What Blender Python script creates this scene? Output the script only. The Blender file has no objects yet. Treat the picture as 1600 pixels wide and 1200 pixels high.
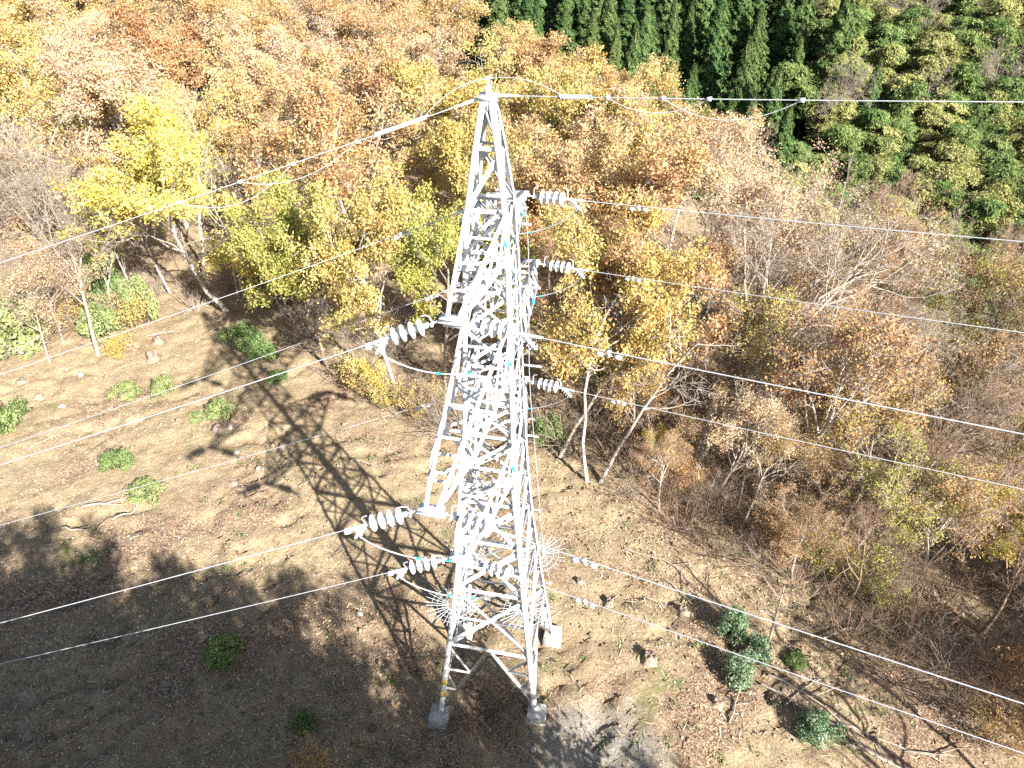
import bpy, math, random
import numpy as np
from mathutils import Vector, Matrix

# ------------------------------------------------------------------ camera, sky, sun, exposure
scene = bpy.context.scene
C = scene.collection
R_ = math.radians
cam_d = bpy.data.cameras.new('camera'); cam = bpy.data.objects.new('camera', cam_d); C.objects.link(cam)
cam_d.sensor_width = 36.0; cam_d.lens = 36.0 * 1142 / 1600
cam_d.clip_start = 0.1; cam_d.clip_end = 3000
cam.location = (0.40, -13.0, 20.4); cam.rotation_euler = (R_(54), 0, 0)
scene.camera = cam
SUN_EL, SUN_AZ = 32.0, (0.60, -0.80)
world = bpy.data.worlds.new('World'); scene.world = world; world.use_nodes = True
wn = world.node_tree; wn.nodes.clear()
sky = wn.nodes.new('ShaderNodeTexSky'); sky.sky_type = 'NISHITA'; sky.sun_disc = False
sky.sun_elevation = R_(SUN_EL); sky.sun_rotation = math.atan2(SUN_AZ[0], SUN_AZ[1])
bg = wn.nodes.new('ShaderNodeBackground'); bg.inputs['Strength'].default_value = 0.055
wo = wn.nodes.new('ShaderNodeOutputWorld')
wn.links.new(sky.outputs[0], bg.inputs[0]); wn.links.new(bg.outputs[0], wo.inputs[0])
sun_d = bpy.data.lights.new('sun', 'SUN'); sun_d.energy = 5.0; sun_d.angle = R_(0.53); sun_d.color = (1.0, 0.955, 0.89)
sun = bpy.data.objects.new('sun', sun_d); C.objects.link(sun)
ce = math.cos(R_(SUN_EL))
sun.rotation_euler = Vector((SUN_AZ[0] * ce, SUN_AZ[1] * ce, math.sin(R_(SUN_EL)))).to_track_quat('Z', 'Y').to_euler()
scene.view_settings.view_transform = 'Standard'; scene.view_settings.look = 'None'
scene.view_settings.exposure = 1.95; scene.view_settings.gamma = 1.0
scene.cycles.max_bounces = 4; scene.cycles.diffuse_bounces = 2; scene.cycles.transmission_bounces = 3
scene.cycles.use_denoising = False

RNG = np.random.default_rng(11)
random.seed(5)

# ------------------------------------------------------------------ materials
def nt(name):
    m = bpy.data.materials.new(name); m.use_nodes = True
    t = m.node_tree; t.nodes.clear()
    return m, t, t.nodes.new('ShaderNodeOutputMaterial')
def ramp(t, stops):
    r = t.nodes.new('ShaderNodeValToRGB'); e = r.color_ramp.elements
    while len(e) < len(stops): e.new(0.5)
    for i, (p, c) in enumerate(stops): e[i].position = p; e[i].color = (*c, 1)
    return r
def leaf_mat(name, cols, trans=0.35):
    """cols: list of base colours picked by a per-leaf value, shifted a little per tree"""
    m, t, o = nt(name)
    a = t.nodes.new('ShaderNodeAttribute'); a.attribute_name = 'lv'
    oi = t.nodes.new('ShaderNodeObjectInfo')
    n = len(cols)
    r = ramp(t, [(i / (n - 1) * 0.9 + 0.05, c) for i, c in enumerate(cols)])
    t.links.new(a.outputs['Fac'], r.inputs[0])
    h = t.nodes.new('ShaderNodeHueSaturation')
    mr = t.nodes.new('ShaderNodeMapRange'); mr.inputs[3].default_value = 0.493; mr.inputs[4].default_value = 0.515
    tc = t.nodes.new('ShaderNodeTexCoord'); nz = t.nodes.new('ShaderNodeTexNoise'); nz.inputs['Scale'].default_value = .45; nz.inputs['Detail'].default_value = 3
    t.links.new(tc.outputs['Object'], nz.inputs['Vector'])
    ma = t.nodes.new('ShaderNodeMath'); ma.operation = 'MULTIPLY_ADD'; ma.inputs[1].default_value = .07; t.links.new(nz.outputs[0], ma.inputs[0])
    ms = t.nodes.new('ShaderNodeMath'); ms.operation = 'SUBTRACT'; ms.inputs[1].default_value = .037
    t.links.new(oi.outputs['Random'], mr.inputs[0]); t.links.new(mr.outputs[0], ma.inputs[2]); t.links.new(ma.outputs[0], ms.inputs[0]); t.links.new(ms.outputs[0], h.inputs['Hue'])
    t.links.new(r.outputs[0], h.inputs['Color'])
    d = t.nodes.new('ShaderNodeBsdfDiffuse'); tr = t.nodes.new('ShaderNodeBsdfTranslucent')
    mx = t.nodes.new('ShaderNodeMixShader'); mx.inputs[0].default_value = trans
    t.links.new(h.outputs[0], d.inputs[0]); t.links.new(h.outputs[0], tr.inputs[0])
    t.links.new(d.outputs[0], mx.inputs[1]); t.links.new(tr.outputs[0], mx.inputs[2]); t.links.new(mx.outputs[0], o.inputs[0])
    return m
def noise_mat(name, stops, scale=6.0, rough=0.9, bump=0.0, detail=6, coord='Object', spec=0.2, metal=0.0):
    m, t, o = nt(name)
    tc = t.nodes.new('ShaderNodeTexCoord'); n = t.nodes.new('ShaderNodeTexNoise')
    n.inputs['Scale'].default_value = scale; n.inputs['Detail'].default_value = detail
    t.links.new(tc.outputs[coord], n.inputs['Vector'])
    r = ramp(t, stops); t.links.new(n.outputs[0], r.inputs[0])
    p = t.nodes.new('ShaderNodeBsdfPrincipled'); p.inputs['Roughness'].default_value = rough
    p.inputs['Specular IOR Level'].default_value = spec; p.inputs['Metallic'].default_value = metal
    t.links.new(r.outputs[0], p.inputs['Base Color']); t.links.new(p.outputs[0], o.inputs[0])
    if bump:
        b = t.nodes.new('ShaderNodeBump'); b.inputs['Strength'].default_value = bump; b.inputs['Distance'].default_value = 0.05
        t.links.new(n.outputs[0], b.inputs['Height']); t.links.new(b.outputs[0], p.inputs['Normal'])
    return m
M = {}
M['orange'] = leaf_mat('leaf_orange', [(.27, .14, .055), (.43, .26, .115), (.53, .355, .17), (.59, .45, .265), (.52, .41, .175)])
M['russet'] = leaf_mat('leaf_russet', [(.24, .11, .05), (.40, .21, .095), (.49, .29, .14), (.55, .38, .21), (.50, .37, .16)])
M['tan'] = leaf_mat('leaf_tan', [(.34, .205, .11), (.48, .325, .185), (.56, .405, .25), (.62, .49, .34), (.54, .43, .22)])
M['gold'] = leaf_mat('leaf_gold', [(.30, .175, .06), (.44, .295, .10), (.52, .385, .14), (.56, .46, .22), (.42, .39, .13)])
M['yellow'] = leaf_mat('leaf_yellow', [(.38, .26, .05), (.53, .41, .085), (.60, .50, .14), (.63, .54, .24), (.45, .42, .10)])
M['yellowgreen'] = leaf_mat('leaf_yellow_green', [(.36, .24, .07), (.40, .34, .10), (.42, .39, .12), (.34, .36, .11), (.50, .44, .17)])
M['olive'] = leaf_mat('leaf_olive', [(.12, .11, .04), (.20, .18, .06), (.26, .23, .075), (.31, .24, .09), (.35, .26, .12)])
M['brown'] = leaf_mat('leaf_brown', [(.19, .10, .05), (.30, .175, .085), (.38, .24, .12), (.43, .31, .16), (.38, .31, .11)])
M['green'] = leaf_mat('leaf_green', [(.05, .09, .03), (.10, .16, .05), (.16, .23, .08), (.22, .28, .11), (.28, .33, .16)], .25)
M['brightgreen'] = leaf_mat('leaf_bright_green', [(.10, .16, .05), (.19, .25, .09), (.27, .32, .13), (.34, .37, .18), (.40, .41, .24)], .3)
M['bluegreen'] = leaf_mat('leaf_blue_green', [(.05, .10, .045), (.10, .17, .08), (.15, .24, .12), (.24, .31, .20), (.40, .46, .36)], .2)
M['conifer'] = leaf_mat('needle', [(.016, .034, .014), (.037, .070, .025), (.066, .105, .036), (.098, .14, .048), (.135, .17, .06)], .15)
M['bamboo_a'] = leaf_mat('bamboo_leaf_pale', [(.11, .13, .04), (.20, .22, .07), (.28, .29, .105), (.35, .335, .14), (.41, .38, .19)], .25)
M['bamboo_b'] = leaf_mat('bamboo_leaf_green', [(.055, .095, .03), (.10, .155, .05), (.15, .205, .07), (.21, .255, .09), (.28, .30, .13)], .25)
M['bark'] = noise_mat('bark', [(.3, (.16, .125, .10)), (.55, (.30, .25, .20)), (.75, (.42, .37, .31))], 9, .95, .4)
M['bark_pale'] = noise_mat('bark_pale', [(.3, (.26, .22, .18)), (.55, (.42, .37, .32)), (.75, (.56, .51, .46))], 8, .95, .3)
M['bark_brown'] = noise_mat('bark_brown', [(.3, (.13, .085, .06)), (.55, (.25, .17, .12)), (.75, (.36, .27, .21))], 8, .95, .3)
M['bark_dark'] = noise_mat('bark_dark', [(.3, (.05, .04, .03)), (.7, (.13, .10, .08))], 7, .95, .3)
M['culm'] = noise_mat('bamboo_culm', [(.3, (.10, .13, .05)), (.7, (.22, .22, .10))], 4, .6)
M['stump'] = noise_mat('stump_wood', [(.3, (.13, .10, .075)), (.6, (.27, .215, .165)), (.8, (.40, .34, .27))], 14, .9, .4)
M['stone'] = noise_mat('stone', [(.3, (.24, .22, .20)), (.7, (.48, .45, .42))], 7, .9, .5)
M['steel'] = noise_mat('painted_steel', [(.25, (.46, .47, .49)), (.55, (.57, .58, .59)), (.8, (.64, .64, .64))], 4.0, .5, 0, spec=.45)
M['steel_dull'] = noise_mat('galvanised_steel', [(.3, (.42, .44, .46)), (.7, (.58, .59, .60))], 8, .45, 0, spec=.5, metal=.3)
M['porcelain'] = noise_mat('porcelain', [(.3, (.74, .75, .77)), (.7, (.80, .80, .81))], 3, .18, 0, spec=.6)
M['capmetal'] = noise_mat('cap_metal', [(.3, (.30, .34, .38)), (.7, (.42, .46, .50))], 9, .4, 0, spec=.5, metal=.4)
M['wire'] = noise_mat('aluminium_wire', [(.3, (.34, .35, .37)), (.7, (.46, .47, .49))], 20, .4, 0, spec=.5, metal=.2)
M['concrete'] = noise_mat('concrete', [(.3, (.26, .26, .23)), (.6, (.42, .41, .37)), (.8, (.50, .49, .45))], 5, .95, .3)
M['teal'] = noise_mat('teal_plastic', [(.3, (.02, .42, .42)), (.7, (.03, .52, .50))], 9, .4)
M['yellow_paint'] = noise_mat('yellow_tape', [(.3, (.60, .48, .08)), (.7, (.72, .60, .14))], 12, .5)
M['red_paint'] = noise_mat('red_tag', [(.3, (.55, .12, .07)), (.7, (.65, .18, .10))], 9, .5)
M['litter'] = leaf_mat('fallen_leaf', [(.14, .085, .055), (.26, .17, .11), (.34, .24, .16), (.44, .335, .23), (.55, .45, .34)], .1)
M['straw'] = leaf_mat('dry_straw', [(.22, .15, .09), (.34, .25, .16), (.44, .35, .24), (.52, .43, .32)], .1)

# ------------------------------------------------------------------ numpy mesh helpers
def new_mesh(name, verts, faces_list, mats, smooth=False, lv=None, mat_idx=None):
    """faces_list: list of (n,k) int arrays"""
    me = bpy.data.meshes.new(name)
    verts = np.asarray(verts, np.float32)
    me.vertices.add(len(verts)); me.vertices.foreach_set('co', verts.ravel())
    loops = np.concatenate([f.ravel() for f in faces_list]).astype(np.int32)
    tot = np.concatenate([np.full(len(f), f.shape[1], np.int32) for f in faces_list])
    st = np.concatenate([[0], np.cumsum(tot)[:-1]]).astype(np.int32)
    me.loops.add(len(loops)); me.loops.foreach_set('vertex_index', loops)
    me.polygons.add(len(tot)); me.polygons.foreach_set('loop_start', st); me.polygons.foreach_set('loop_total', tot)
    if smooth: me.polygons.foreach_set('use_smooth', np.ones(len(tot), bool))
    if mat_idx is not None: me.polygons.foreach_set('material_index', np.asarray(mat_idx, np.int32))
    for m in (mats if isinstance(mats, (list, tuple)) else [mats]): me.materials.append(m)
    if lv is not None:
        at = me.attributes.new('lv', 'FLOAT', 'FACE'); at.data.foreach_set('value', np.asarray(lv, np.float32))
    me.update(calc_edges=True)
    return me
def link(name, me, parent=None, loc=None):
    o = bpy.data.objects.new(name, me); C.objects.link(o)
    if parent is not None: o.parent = parent
    if loc is not None: o.location = loc
    return o
def tag(o, label=None, cat=None, group=None, kind=None):
    if label: o['label'] = label
    if cat: o['category'] = cat
    if group: o['group'] = group
    if kind: o['kind'] = kind
    return o
def empty(name, loc=(0, 0, 0)):
    o = bpy.data.objects.new(name, None); C.objects.link(o); o.location = loc; o.empty_display_size = .3
    return o
def norm(a): return a / np.maximum(np.linalg.norm(a, axis=-1, keepdims=True), 1e-9)
def tubes(P, Rad, k):
    """P (N,n,3) polylines, Rad (N,n): tubes of k sides"""
    N, n, _ = P.shape
    T = np.empty_like(P); T[:, 1:-1] = P[:, 2:] - P[:, :-2]; T[:, 0] = P[:, 1] - P[:, 0]; T[:, -1] = P[:, -1] - P[:, -2]
    T = norm(T)
    ref = np.where(np.abs(T[:, :1, 2:3]) > .9, np.array([1., 0, 0]), np.array([0, 0, 1.]))
    A = norm(np.cross(T, ref)); B = np.cross(T, A)
    ang = np.arange(k) * 2 * math.pi / k
    V = P[:, :, None] + Rad[:, :, None, None] * (A[:, :, None] * np.cos(ang)[None, None, :, None] + B[:, :, None] * np.sin(ang)[None, None, :, None])
    V = V.reshape(-1, 3)
    i = np.arange(N)[:, None, None] * n * k; j = np.arange(n - 1)[None, :, None] * k; q = np.arange(k)[None, None, :]; q2 = (q + 1) % k
    F = np.stack([i + j + q, i + j + q2, i + j + k + q2, i + j + k + q], -1).reshape(-1, 4)
    return V, F
def join(parts):
    vs, fs, o = [], [], 0
    for v, f in parts: vs.append(v); fs.append(f + o); o += len(v)
    return np.concatenate(vs), np.concatenate(fs)
def rhombs(c, nrm, size, aspect, rng, tdir=None):
    N = len(c)
    nrm = norm(nrm)
    t = rng.normal(size=(N, 3)) if tdir is None else tdir
    t = norm(t - nrm * np.sum(t * nrm, -1, keepdims=True)); b = np.cross(nrm, t)
    s = size[:, None]
    v = np.stack([c - t * s * .5, c + b * s * aspect * .5 - t * s * .05, c + t * s * .5, c - b * s * aspect * .5 - t * s * .05], 1)
    return v.reshape(-1, 3), np.arange(N * 4).reshape(N, 4)

# ------------------------------------------------------------------ terrain
def vnoise(x, y, seed):
    xi = np.floor(x).astype(np.int64); yi = np.floor(y).astype(np.int64); fx = x - xi; fy = y - yi
    def h(a, b):
        n = (a * 374761393 + b * 668265263 + seed * 1274126177) & 0xffffffff
        n = ((n ^ (n >> 13)) * 1274126177) & 0xffffffff
        return ((n ^ (n >> 16)) & 0xffff) / 65535.0
    u = fx * fx * (3 - 2 * fx); v = fy * fy * (3 - 2 * fy)
    return (h(xi, yi) * (1 - u) + h(xi + 1, yi) * u) * (1 - v) + (h(xi, yi + 1) * (1 - u) + h(xi + 1, yi + 1) * u) * v
def fbm(x, y, s, oct=4, seed=1):
    r = 0; a = .5
    for i in range(oct): r = r + a * (vnoise(x * s, y * s, seed + i) - .5); s *= 2.03; a *= .5
    return r
def sstep(a, b, x):
    t = np.clip((x - a) / (b - a), 0, 1); return t * t * (3 - 2 * t)
EDGE = np.array([(-60, 120), (-14, 82), (-4, 58), (6, 53), (13, 35), (25, 21), (45, 2), (75, -40)], float)
def edge_dist(x, y):
    best = np.full(np.shape(x), 1e9); sgn = np.zeros(np.shape(x))
    for a, b in zip(EDGE[:-1], EDGE[1:]):
        d = b - a; L2 = d @ d
        t = np.clip(((x - a[0]) * d[0] + (y - a[1]) * d[1]) / L2, 0, 1)
        qx = x - a[0] - t * d[0]; qy = y - a[1] - t * d[1]; dd = np.hypot(qx, qy)
        s = np.sign(d[0] * qy - d[1] * qx)
        m = dd < best; best = np.where(m, dd, best); sgn = np.where(m, s, sgn)
    return best * sgn
def gauss(x, y, cx, cy, sx, sy, ang=0):
    c, s = math.cos(ang), math.sin(ang); a = (x - cx) * c + (y - cy) * s; b = -(x - cx) * s + (y - cy) * c
    return np.exp(-(a / sx) ** 2 - (b / sy) ** 2)
def ground_z(x, y):
    x = np.asarray(x, float); y = np.asarray(y, float)
    z = -.55 + .9 * sstep(-2.4, 1.4, x)
    z = z - .035 * np.clip(-2 - x, 0, 60) * sstep(14, 0, y) - .07 * np.clip(x - 5, 0, 40) - .10 * np.clip(-2.5 - y, 0, 40)
    z = z + .04 * np.clip(y - 26, 0, 60) * sstep(4, -14, x)
    # gully between the near feet, scour hollow and eroded bank
    z = z - .75 * gauss(x, y, -.35, -1.1, .45, 1.6, .5) - .35 * gauss(x, y, 2.9, -1.9, .35, 1.3, -.35) - .3 * gauss(x, y, -2.6, 1.2, .7, 1.8, .35)
    z = z - .30 * gauss(x, y, 1.7, .9, .9, .9) - .25 * gauss(x, y, -1.2, 1.7, .8, .8) + .25 * gauss(x, y, -9, 9, 6, 3, .4)
    z = z + .55 * fbm(x, y, .16, 3, 3) + .30 * fbm(x, y, .9, 3, 9) + .17 * fbm(x, y, 3.1, 3, 17)
    cr = fbm(x * .8 + y * .35, y * 1.5 - x * .5, .55, 3, 61)
    z = z - .20 * np.exp(-(cr / .035) ** 2) * sstep(.05, .22, fbm(x, y, .21, 3, 71) + .16)
    d = edge_dist(x, y)
    near = z - .62 * np.clip(d, 0, None) * sstep(0, 8, d)
    far = -21 + .5 * (np.minimum(y, 175) - 52) + 5 * fbm(x, y, .05, 3, 5)
    far = np.maximum(far, -23 + 2 * fbm(x, y, .05, 2, 6))
    return np.where(d > 0, np.maximum(near, far), near)
def gz(x, y): return float(ground_z(np.array([x]), np.array([y]))[0])
def axis(pts):
    out = []
    for (a, b, st) in pts: out.append(np.arange(a, b, st))
    return np.concatenate(out)
gx = axis([(-900, -120, 60), (-120, -40, 4), (-40, -24, 1), (-24, 18, .2), (18, 40, 1), (40, 130, 3), (130, 900, 60)])
gy = axis([(-600, -60, 60), (-60, -12, 2), (-12, -5, .6), (-5, 27, .2), (27, 45, 1), (45, 130, 3), (130, 1200, 60)])
GX, GY = np.meshgrid(gx, gy); GZ = ground_z(GX, GY)
nx, ny = len(gx), len(gy)
idx = np.arange(nx * ny).reshape(ny, nx)
gf = np.stack([idx[:-1, :-1], idx[:-1, 1:], idx[1:, 1:], idx[1:, :-1]], -1).reshape(-1, 4)

def ground_material():
    m, t, o = nt('soil_and_leaf_litter'); N = t.nodes; L = t.links
    g = N.new('ShaderNodeNewGeometry')
    def noise(sc, det=6, rough=.6):
        n = N.new('ShaderNodeTexNoise'); n.inputs['Scale'].default_value = sc; n.inputs['Detail'].default_value = det
        n.inputs['Roughness'].default_value = rough; L.new(g.outputs['Position'], n.inputs['Vector']); return n
    def mix(f, a, b):
        x = N.new('ShaderNodeMix'); x.data_type = 'RGBA'
        if hasattr(f, 'is_output'): L.new(f, x.inputs[0])
        else: x.inputs[0].default_value = f
        for s, v in ((x.inputs[6], a), (x.inputs[7], b)):
            if isinstance(v, tuple): s.default_value = (*v, 1)
            else: L.new(v, s)
        return x.outputs[2]
    def thr(n, a, b):
        r = N.new('ShaderNodeMapRange'); r.interpolation_type = 'SMOOTHSTEP'; r.inputs[1].default_value = a; r.inputs[2].default_value = b
        L.new(n, r.inputs[0]); return r.outputs[0]
    soil = ramp(t, [(.30, (.20, .145, .082)), (.5, (.33, .25, .15)), (.68, (.46, .37, .245))]); L.new(noise(2.2, 8).outputs[0], soil.inputs[0])
    grain = ramp(t, [(.35, (.14, .10, .06)), (.5, (.29, .22, .135)), (.63, (.47, .39, .275))]); L.new(noise(17, 6, .75).outputs[0], grain.inputs[0])
    base = mix(.55, soil.outputs[0], grain.outputs[0])
    leafc = ramp(t, [(.34, (.12, .075, .048)), (.47, (.21, .14, .09)), (.55, (.29, .205, .135)), (.66, (.41, .315, .22))])
    vo = N.new('ShaderNodeTexVoronoi'); vo.inputs['Scale'].default_value = 26; L.new(g.outputs['Position'], vo.inputs['Vector'])
    sp = N.new('ShaderNodeSeparateColor'); L.new(vo.outputs['Color'], sp.inputs[0])
    mp = N.new('ShaderNodeMapRange'); mp.inputs[3].default_value = .3; mp.inputs[4].default_value = .7; L.new(sp.outputs[0], mp.inputs[0]); L.new(mp.outputs[0], leafc.inputs[0])
    base = mix(thr(noise(.23, 5, .65).outputs[0],   .48, .62), base, leafc.outputs[0])
    base = mix(thr(noise(.31, 5, .7).outputs[0], .60, .72), base, (.145, .165, .060))
    # pale grey sandy patch by the near footings
    gm = N.new('ShaderNodeVectorMath'); gm.operation = 'DISTANCE'; L.new(g.outputs['Position'], gm.inputs[0]); gm.inputs[1].default_value = (2.6, -3.0, 0)
    ad = N.new('ShaderNodeMath'); ad.operation = 'MULTIPLY_ADD'; L.new(noise(.9, 4).outputs[0], ad.inputs[0]); ad.inputs[1].default_value = 2.2; L.new(gm.outputs['Value'], ad.inputs[2])
    sand = ramp(t, [(.35, (.17, .155, .13)), (.5, (.27, .25, .21)), (.66, (.38, .35, .30))]); L.new(noise(23, 5, .7).outputs[0], sand.inputs[0])
    iv = N.new('ShaderNodeMath'); iv.operation = 'SUBTRACT'; iv.inputs[0].default_value = 1; L.new(thr(ad.outputs[0], 2.3, 3.6), iv.inputs[1])
    base = mix(iv.outputs[0], base, sand.outputs[0])
    # forest floor of the far slope
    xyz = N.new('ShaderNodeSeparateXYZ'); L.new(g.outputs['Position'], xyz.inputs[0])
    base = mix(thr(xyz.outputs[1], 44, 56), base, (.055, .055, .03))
    p = N.new('ShaderNodeBsdfPrincipled'); p.inputs['Roughness'].default_value = .97; p.inputs['Specular IOR Level'].default_value = .1
    L.new(base, p.inputs['Base Color'])
    b1 = N.new('ShaderNodeBump'); b1.inputs['Strength'].default_value = 1.0; b1.inputs['Distance'].default_value = .12; L.new(noise(7, 9, .75).outputs[0], b1.inputs['Height'])
    L.new(b1.outputs[0], p.inputs['Normal']); L.new(p.outputs[0], o.inputs[0])
    return m
ground = link('ground', new_mesh('ground', np.stack([GX, GY, GZ], -1).reshape(-1, 3), [gf], ground_material(), True))
tag(ground, 'brown leaf strewn hillside with the cleared slope under the tower', 'ground', kind='structure')

# ------------------------------------------------------------------ transmission tower
ROT = R_(11.5)
U = np.array([math.cos(ROT), -math.sin(ROT), 0]); V = np.array([math.sin(ROT), math.cos(ROT), 0]); UP = np.array([0, 0, 1.])
SZ = np.array([-1.0, 0.6, 4.0, 5.0, 6.5, 8.5, 10.4, 12.5, 13.8, 15.1, 16.2, 17.05])
SS = np.array([3.16, 2.84, 2.12, 1.92, 1.62, 1.34, 1.16, 1.02, .94, .80, .50, .22])
def side(z): return float(np.interp(z, SZ, SS))
def corner(z, cu, cv):
    h = side(z) / 2; return cu * h * U + cv * h * V + np.array([0, 0, z])
tower = tag(empty('transmission_tower', (0, 0, 0)), 'tall white steel lattice power pylon standing on the bare slope', 'pylon')

def lbar(pts, w, t, out, name, parent, mat):
    """L-section steel along a polyline; 'out' is the corner direction of the angle"""
    pts = [np.asarray(p, float) for p in pts]
    T = norm(pts[-1] - pts[0])
    out = np.asarray(out, float); out = norm(out - T * (out @ T))
    s = np.cross(T, out); a = norm(-out + s); b = norm(-out - s)
    prof = [np.zeros(3), a * w, a * w + b * t, a * t + b * t, a * t + b * w, b * w]
    vs = np.array([p + q for p in pts for q in prof]); fs = []
    n = len(pts)
    for i in range(n - 1):
        for j in range(6):
            fs.append((i * 6 + j, i * 6 + (j + 1) % 6, (i + 1) * 6 + (j + 1) % 6, (i + 1) * 6 + j))
    for base in (0, (n - 1) * 6):
        fs.append((base, base + 1, base + 2, base + 3)); fs.append((base, base + 3, base + 4, base + 5))
    return link(name, new_mesh(name, vs, [np.array(fs)], mat), parent)
def boxmesh(c, ax, ay, az, hx, hy, hz):
    c, ax, ay, az = [np.asarray(q, float) for q in (c, ax, ay, az)]
    vs = np.array([c + sx * hx * ax + sy * hy * ay + sz * hz * az for sx in (-1, 1) for sy in (-1, 1) for sz in (-1, 1)])
    fs = np.array([(0, 1, 3, 2), (4, 6, 7, 5), (0, 4, 5, 1), (2, 3, 7, 6), (0, 2, 6, 4), (1, 5, 7, 3)])
    return vs, fs
def put(name, parts, mat, parent=None, smooth=False):
    v, f = join(parts); return link(name, new_mesh(name, v, [f], mat, smooth), parent)
def rod(p, q, r, k=6):
    return tubes(np.array([[p, q]], float), np.full((1, 2), r), k)
def path(pts, r, k=6):
    P = np.array([pts], float); rr = np.full((1, len(pts)), r) if np.isscalar(r) else np.array([r], float)
    return tubes(P, rr, k)

FOOT = {(-1, -1): -.25, (1, -1): .68, (1, 1): .45, (-1, 1): .05}
LEV = [2.75, 4.85, 6.55, 7.85, 8.9, 9.85, 10.8, 11.7, 12.6, 13.45, 14.27, 15.1, 16.2, 17.02]
legs = {}
for (cu, cv), zf in FOOT.items():
    out = cu * U + cv * V
    zs = [zf - .15, 2.75, 4, 5, 6.5, 8.5, 10.4, 12.5, 13.8, 15.1, 16.2, 17.02]
    pts = [corner(z, cu, cv) for z in zs]
    lo = lbar(pts[:6], .14, .016, out, 'leg', tower, M['steel']); legs[(cu, cv)] = lo
    lbar([p + out * .004 for p in pts[5:]], .105, .012, out, 'leg', tower, M['steel'])
    # concrete pedestal
    f = corner(zf, cu, cv); hh = .42
    b = []
    t0, t1 = .24, .30
    vs = np.array([f + sx * w * U + sy * w * V + UP * z for z, w in ((-1.1, t1 + .05), (-.02, t0 + .02), (.0, t0)) for sx, sy in ((-1, -1), (1, -1), (1, 1), (-1, 1))])
    fs = [(i * 4 + j, i * 4 + (j + 1) % 4, i * 4 + 4 + (j + 1) % 4, i * 4 + 4 + j) for i in range(2) for j in range(4)] + [(8, 9, 10, 11)]
    link('concrete_footing', new_mesh('concrete_footing', vs, [np.array(fs)], M['concrete']), tower)
FACES = [((-1, -1), (1, -1), -V), ((1, -1), (1, 1), U), ((1, 1), (-1, 1), V), ((-1, 1), (-1, -1), -U)]
def brace(p, q, w, n, inset=.0, name='brace', parent=None):
    p = np.asarray(p) - n * inset; q = np.asarray(q) - n * inset
    return lbar([p, q], w, max(.008, w * .13), n + UP * .55, name, parent or tower, M['steel'])
for (a, b, n) in FACES:
    near = True
    # inverted V to the feet with secondary bracing
    zt = LEV[0]; A, B = corner(zt, *a), corner(zt, *b); mid = (A + B) / 2
    brace(A, B, .07, n, .02, 'horizontal_brace')
    for c_, X in ((a, A), (b, B)):
        zf = FOOT[c_]; ft = corner(zf + .05, *c_)
        brace(mid, ft, .08, n, .03, 'main_brace')
        L_ = lambda s: corner(zt + (zf - zt) * s, *c_)
        D_ = lambda s: mid + (ft - mid) * s
        for s0, s1 in ((.02, .36), (.36, .36), (.36, .64), (.64, .64), (.64, .84)):
            brace(L_(s0), D_(s1), .05, n, .045, 'secondary_brace')
    for i in range(len(LEV) - 1):
        z0, z1 = LEV[i], LEV[i + 1]
        w = .075 if z0 < 5 else (.065 if z0 < 9 else .055)
        A0, B0, A1, B1 = corner(z0, *a), corner(z0, *b), corner(z1, *a), corner(z1, *b)
        if z0 < 15:
            brace(A0, B1, w, n, .03); brace(B0, A1, w * .9, n, .055)
            if i > 0: brace(A0, B0, w * .9, n, .08, 'horizontal_brace')
            if i < 4:
                Xc = (A0 + B1 + B0 + A1) / 4
                zm = (z0 + z1) / 2
                for q in (a, b): brace(corner(zm, *q), Xc + (corner(zm, *q) - Xc) * .1, .05, n, .07, 'secondary_brace')
        elif z0 < 16.5:
            if i == 11: brace(A0, B1, .07, n, .03); brace(A0, B0, .06, n, .06, 'horizontal_brace'); brace(A1, B1, .055, n, .06, 'horizontal_brace')
            else: brace(B0, A1, .055, n, .03)
# horizontal diaphragms
for z in (2.75, 6.55, 8.9, 11.7, 14.27):
    for c1, c2, dz in (((-1, -1), (1, 1), -.02), ((1, -1), (-1, 1), -.07)):
        lbar([corner(z, *c1) + UP * dz, corner(z, *c2) + UP * dz], .055, .008, UP, 'diaphragm_brace', tower, M['steel'])
# gusset plates on the near and right face joints
for z in LEV[1:-2]:
    for (a, b, n) in FACES[:2]:
        for q, s in ((a, 1), (b, -1)):
            c = corner(z, *q); d = norm(corner(z, *b) - corner(z, *a)) * s
            put('gusset_plate', [boxmesh(c + d * .08 - n * .012, d, UP, n, .08, .075, .005)], M['steel'], tower)
# peak
pk = [boxmesh((0, 0, 17.03), U, V, UP, .17, .15, .035), boxmesh((0, 0, 17.12), U, V, UP, .05, .05, .09), rod((0, 0, 17.1), (0, 0, 17.36), .028, 8), rod((-.05, 0, 17.33), (.05, 0, 17.33), .02, 6), boxmesh((0, 0, 16.93), U, V, UP, .135, .012, .10), boxmesh((0, 0, 16.93), U, V, UP, .012, .135, .10)]
put('peak_bracket', pk, M['steel'], tower)

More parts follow.
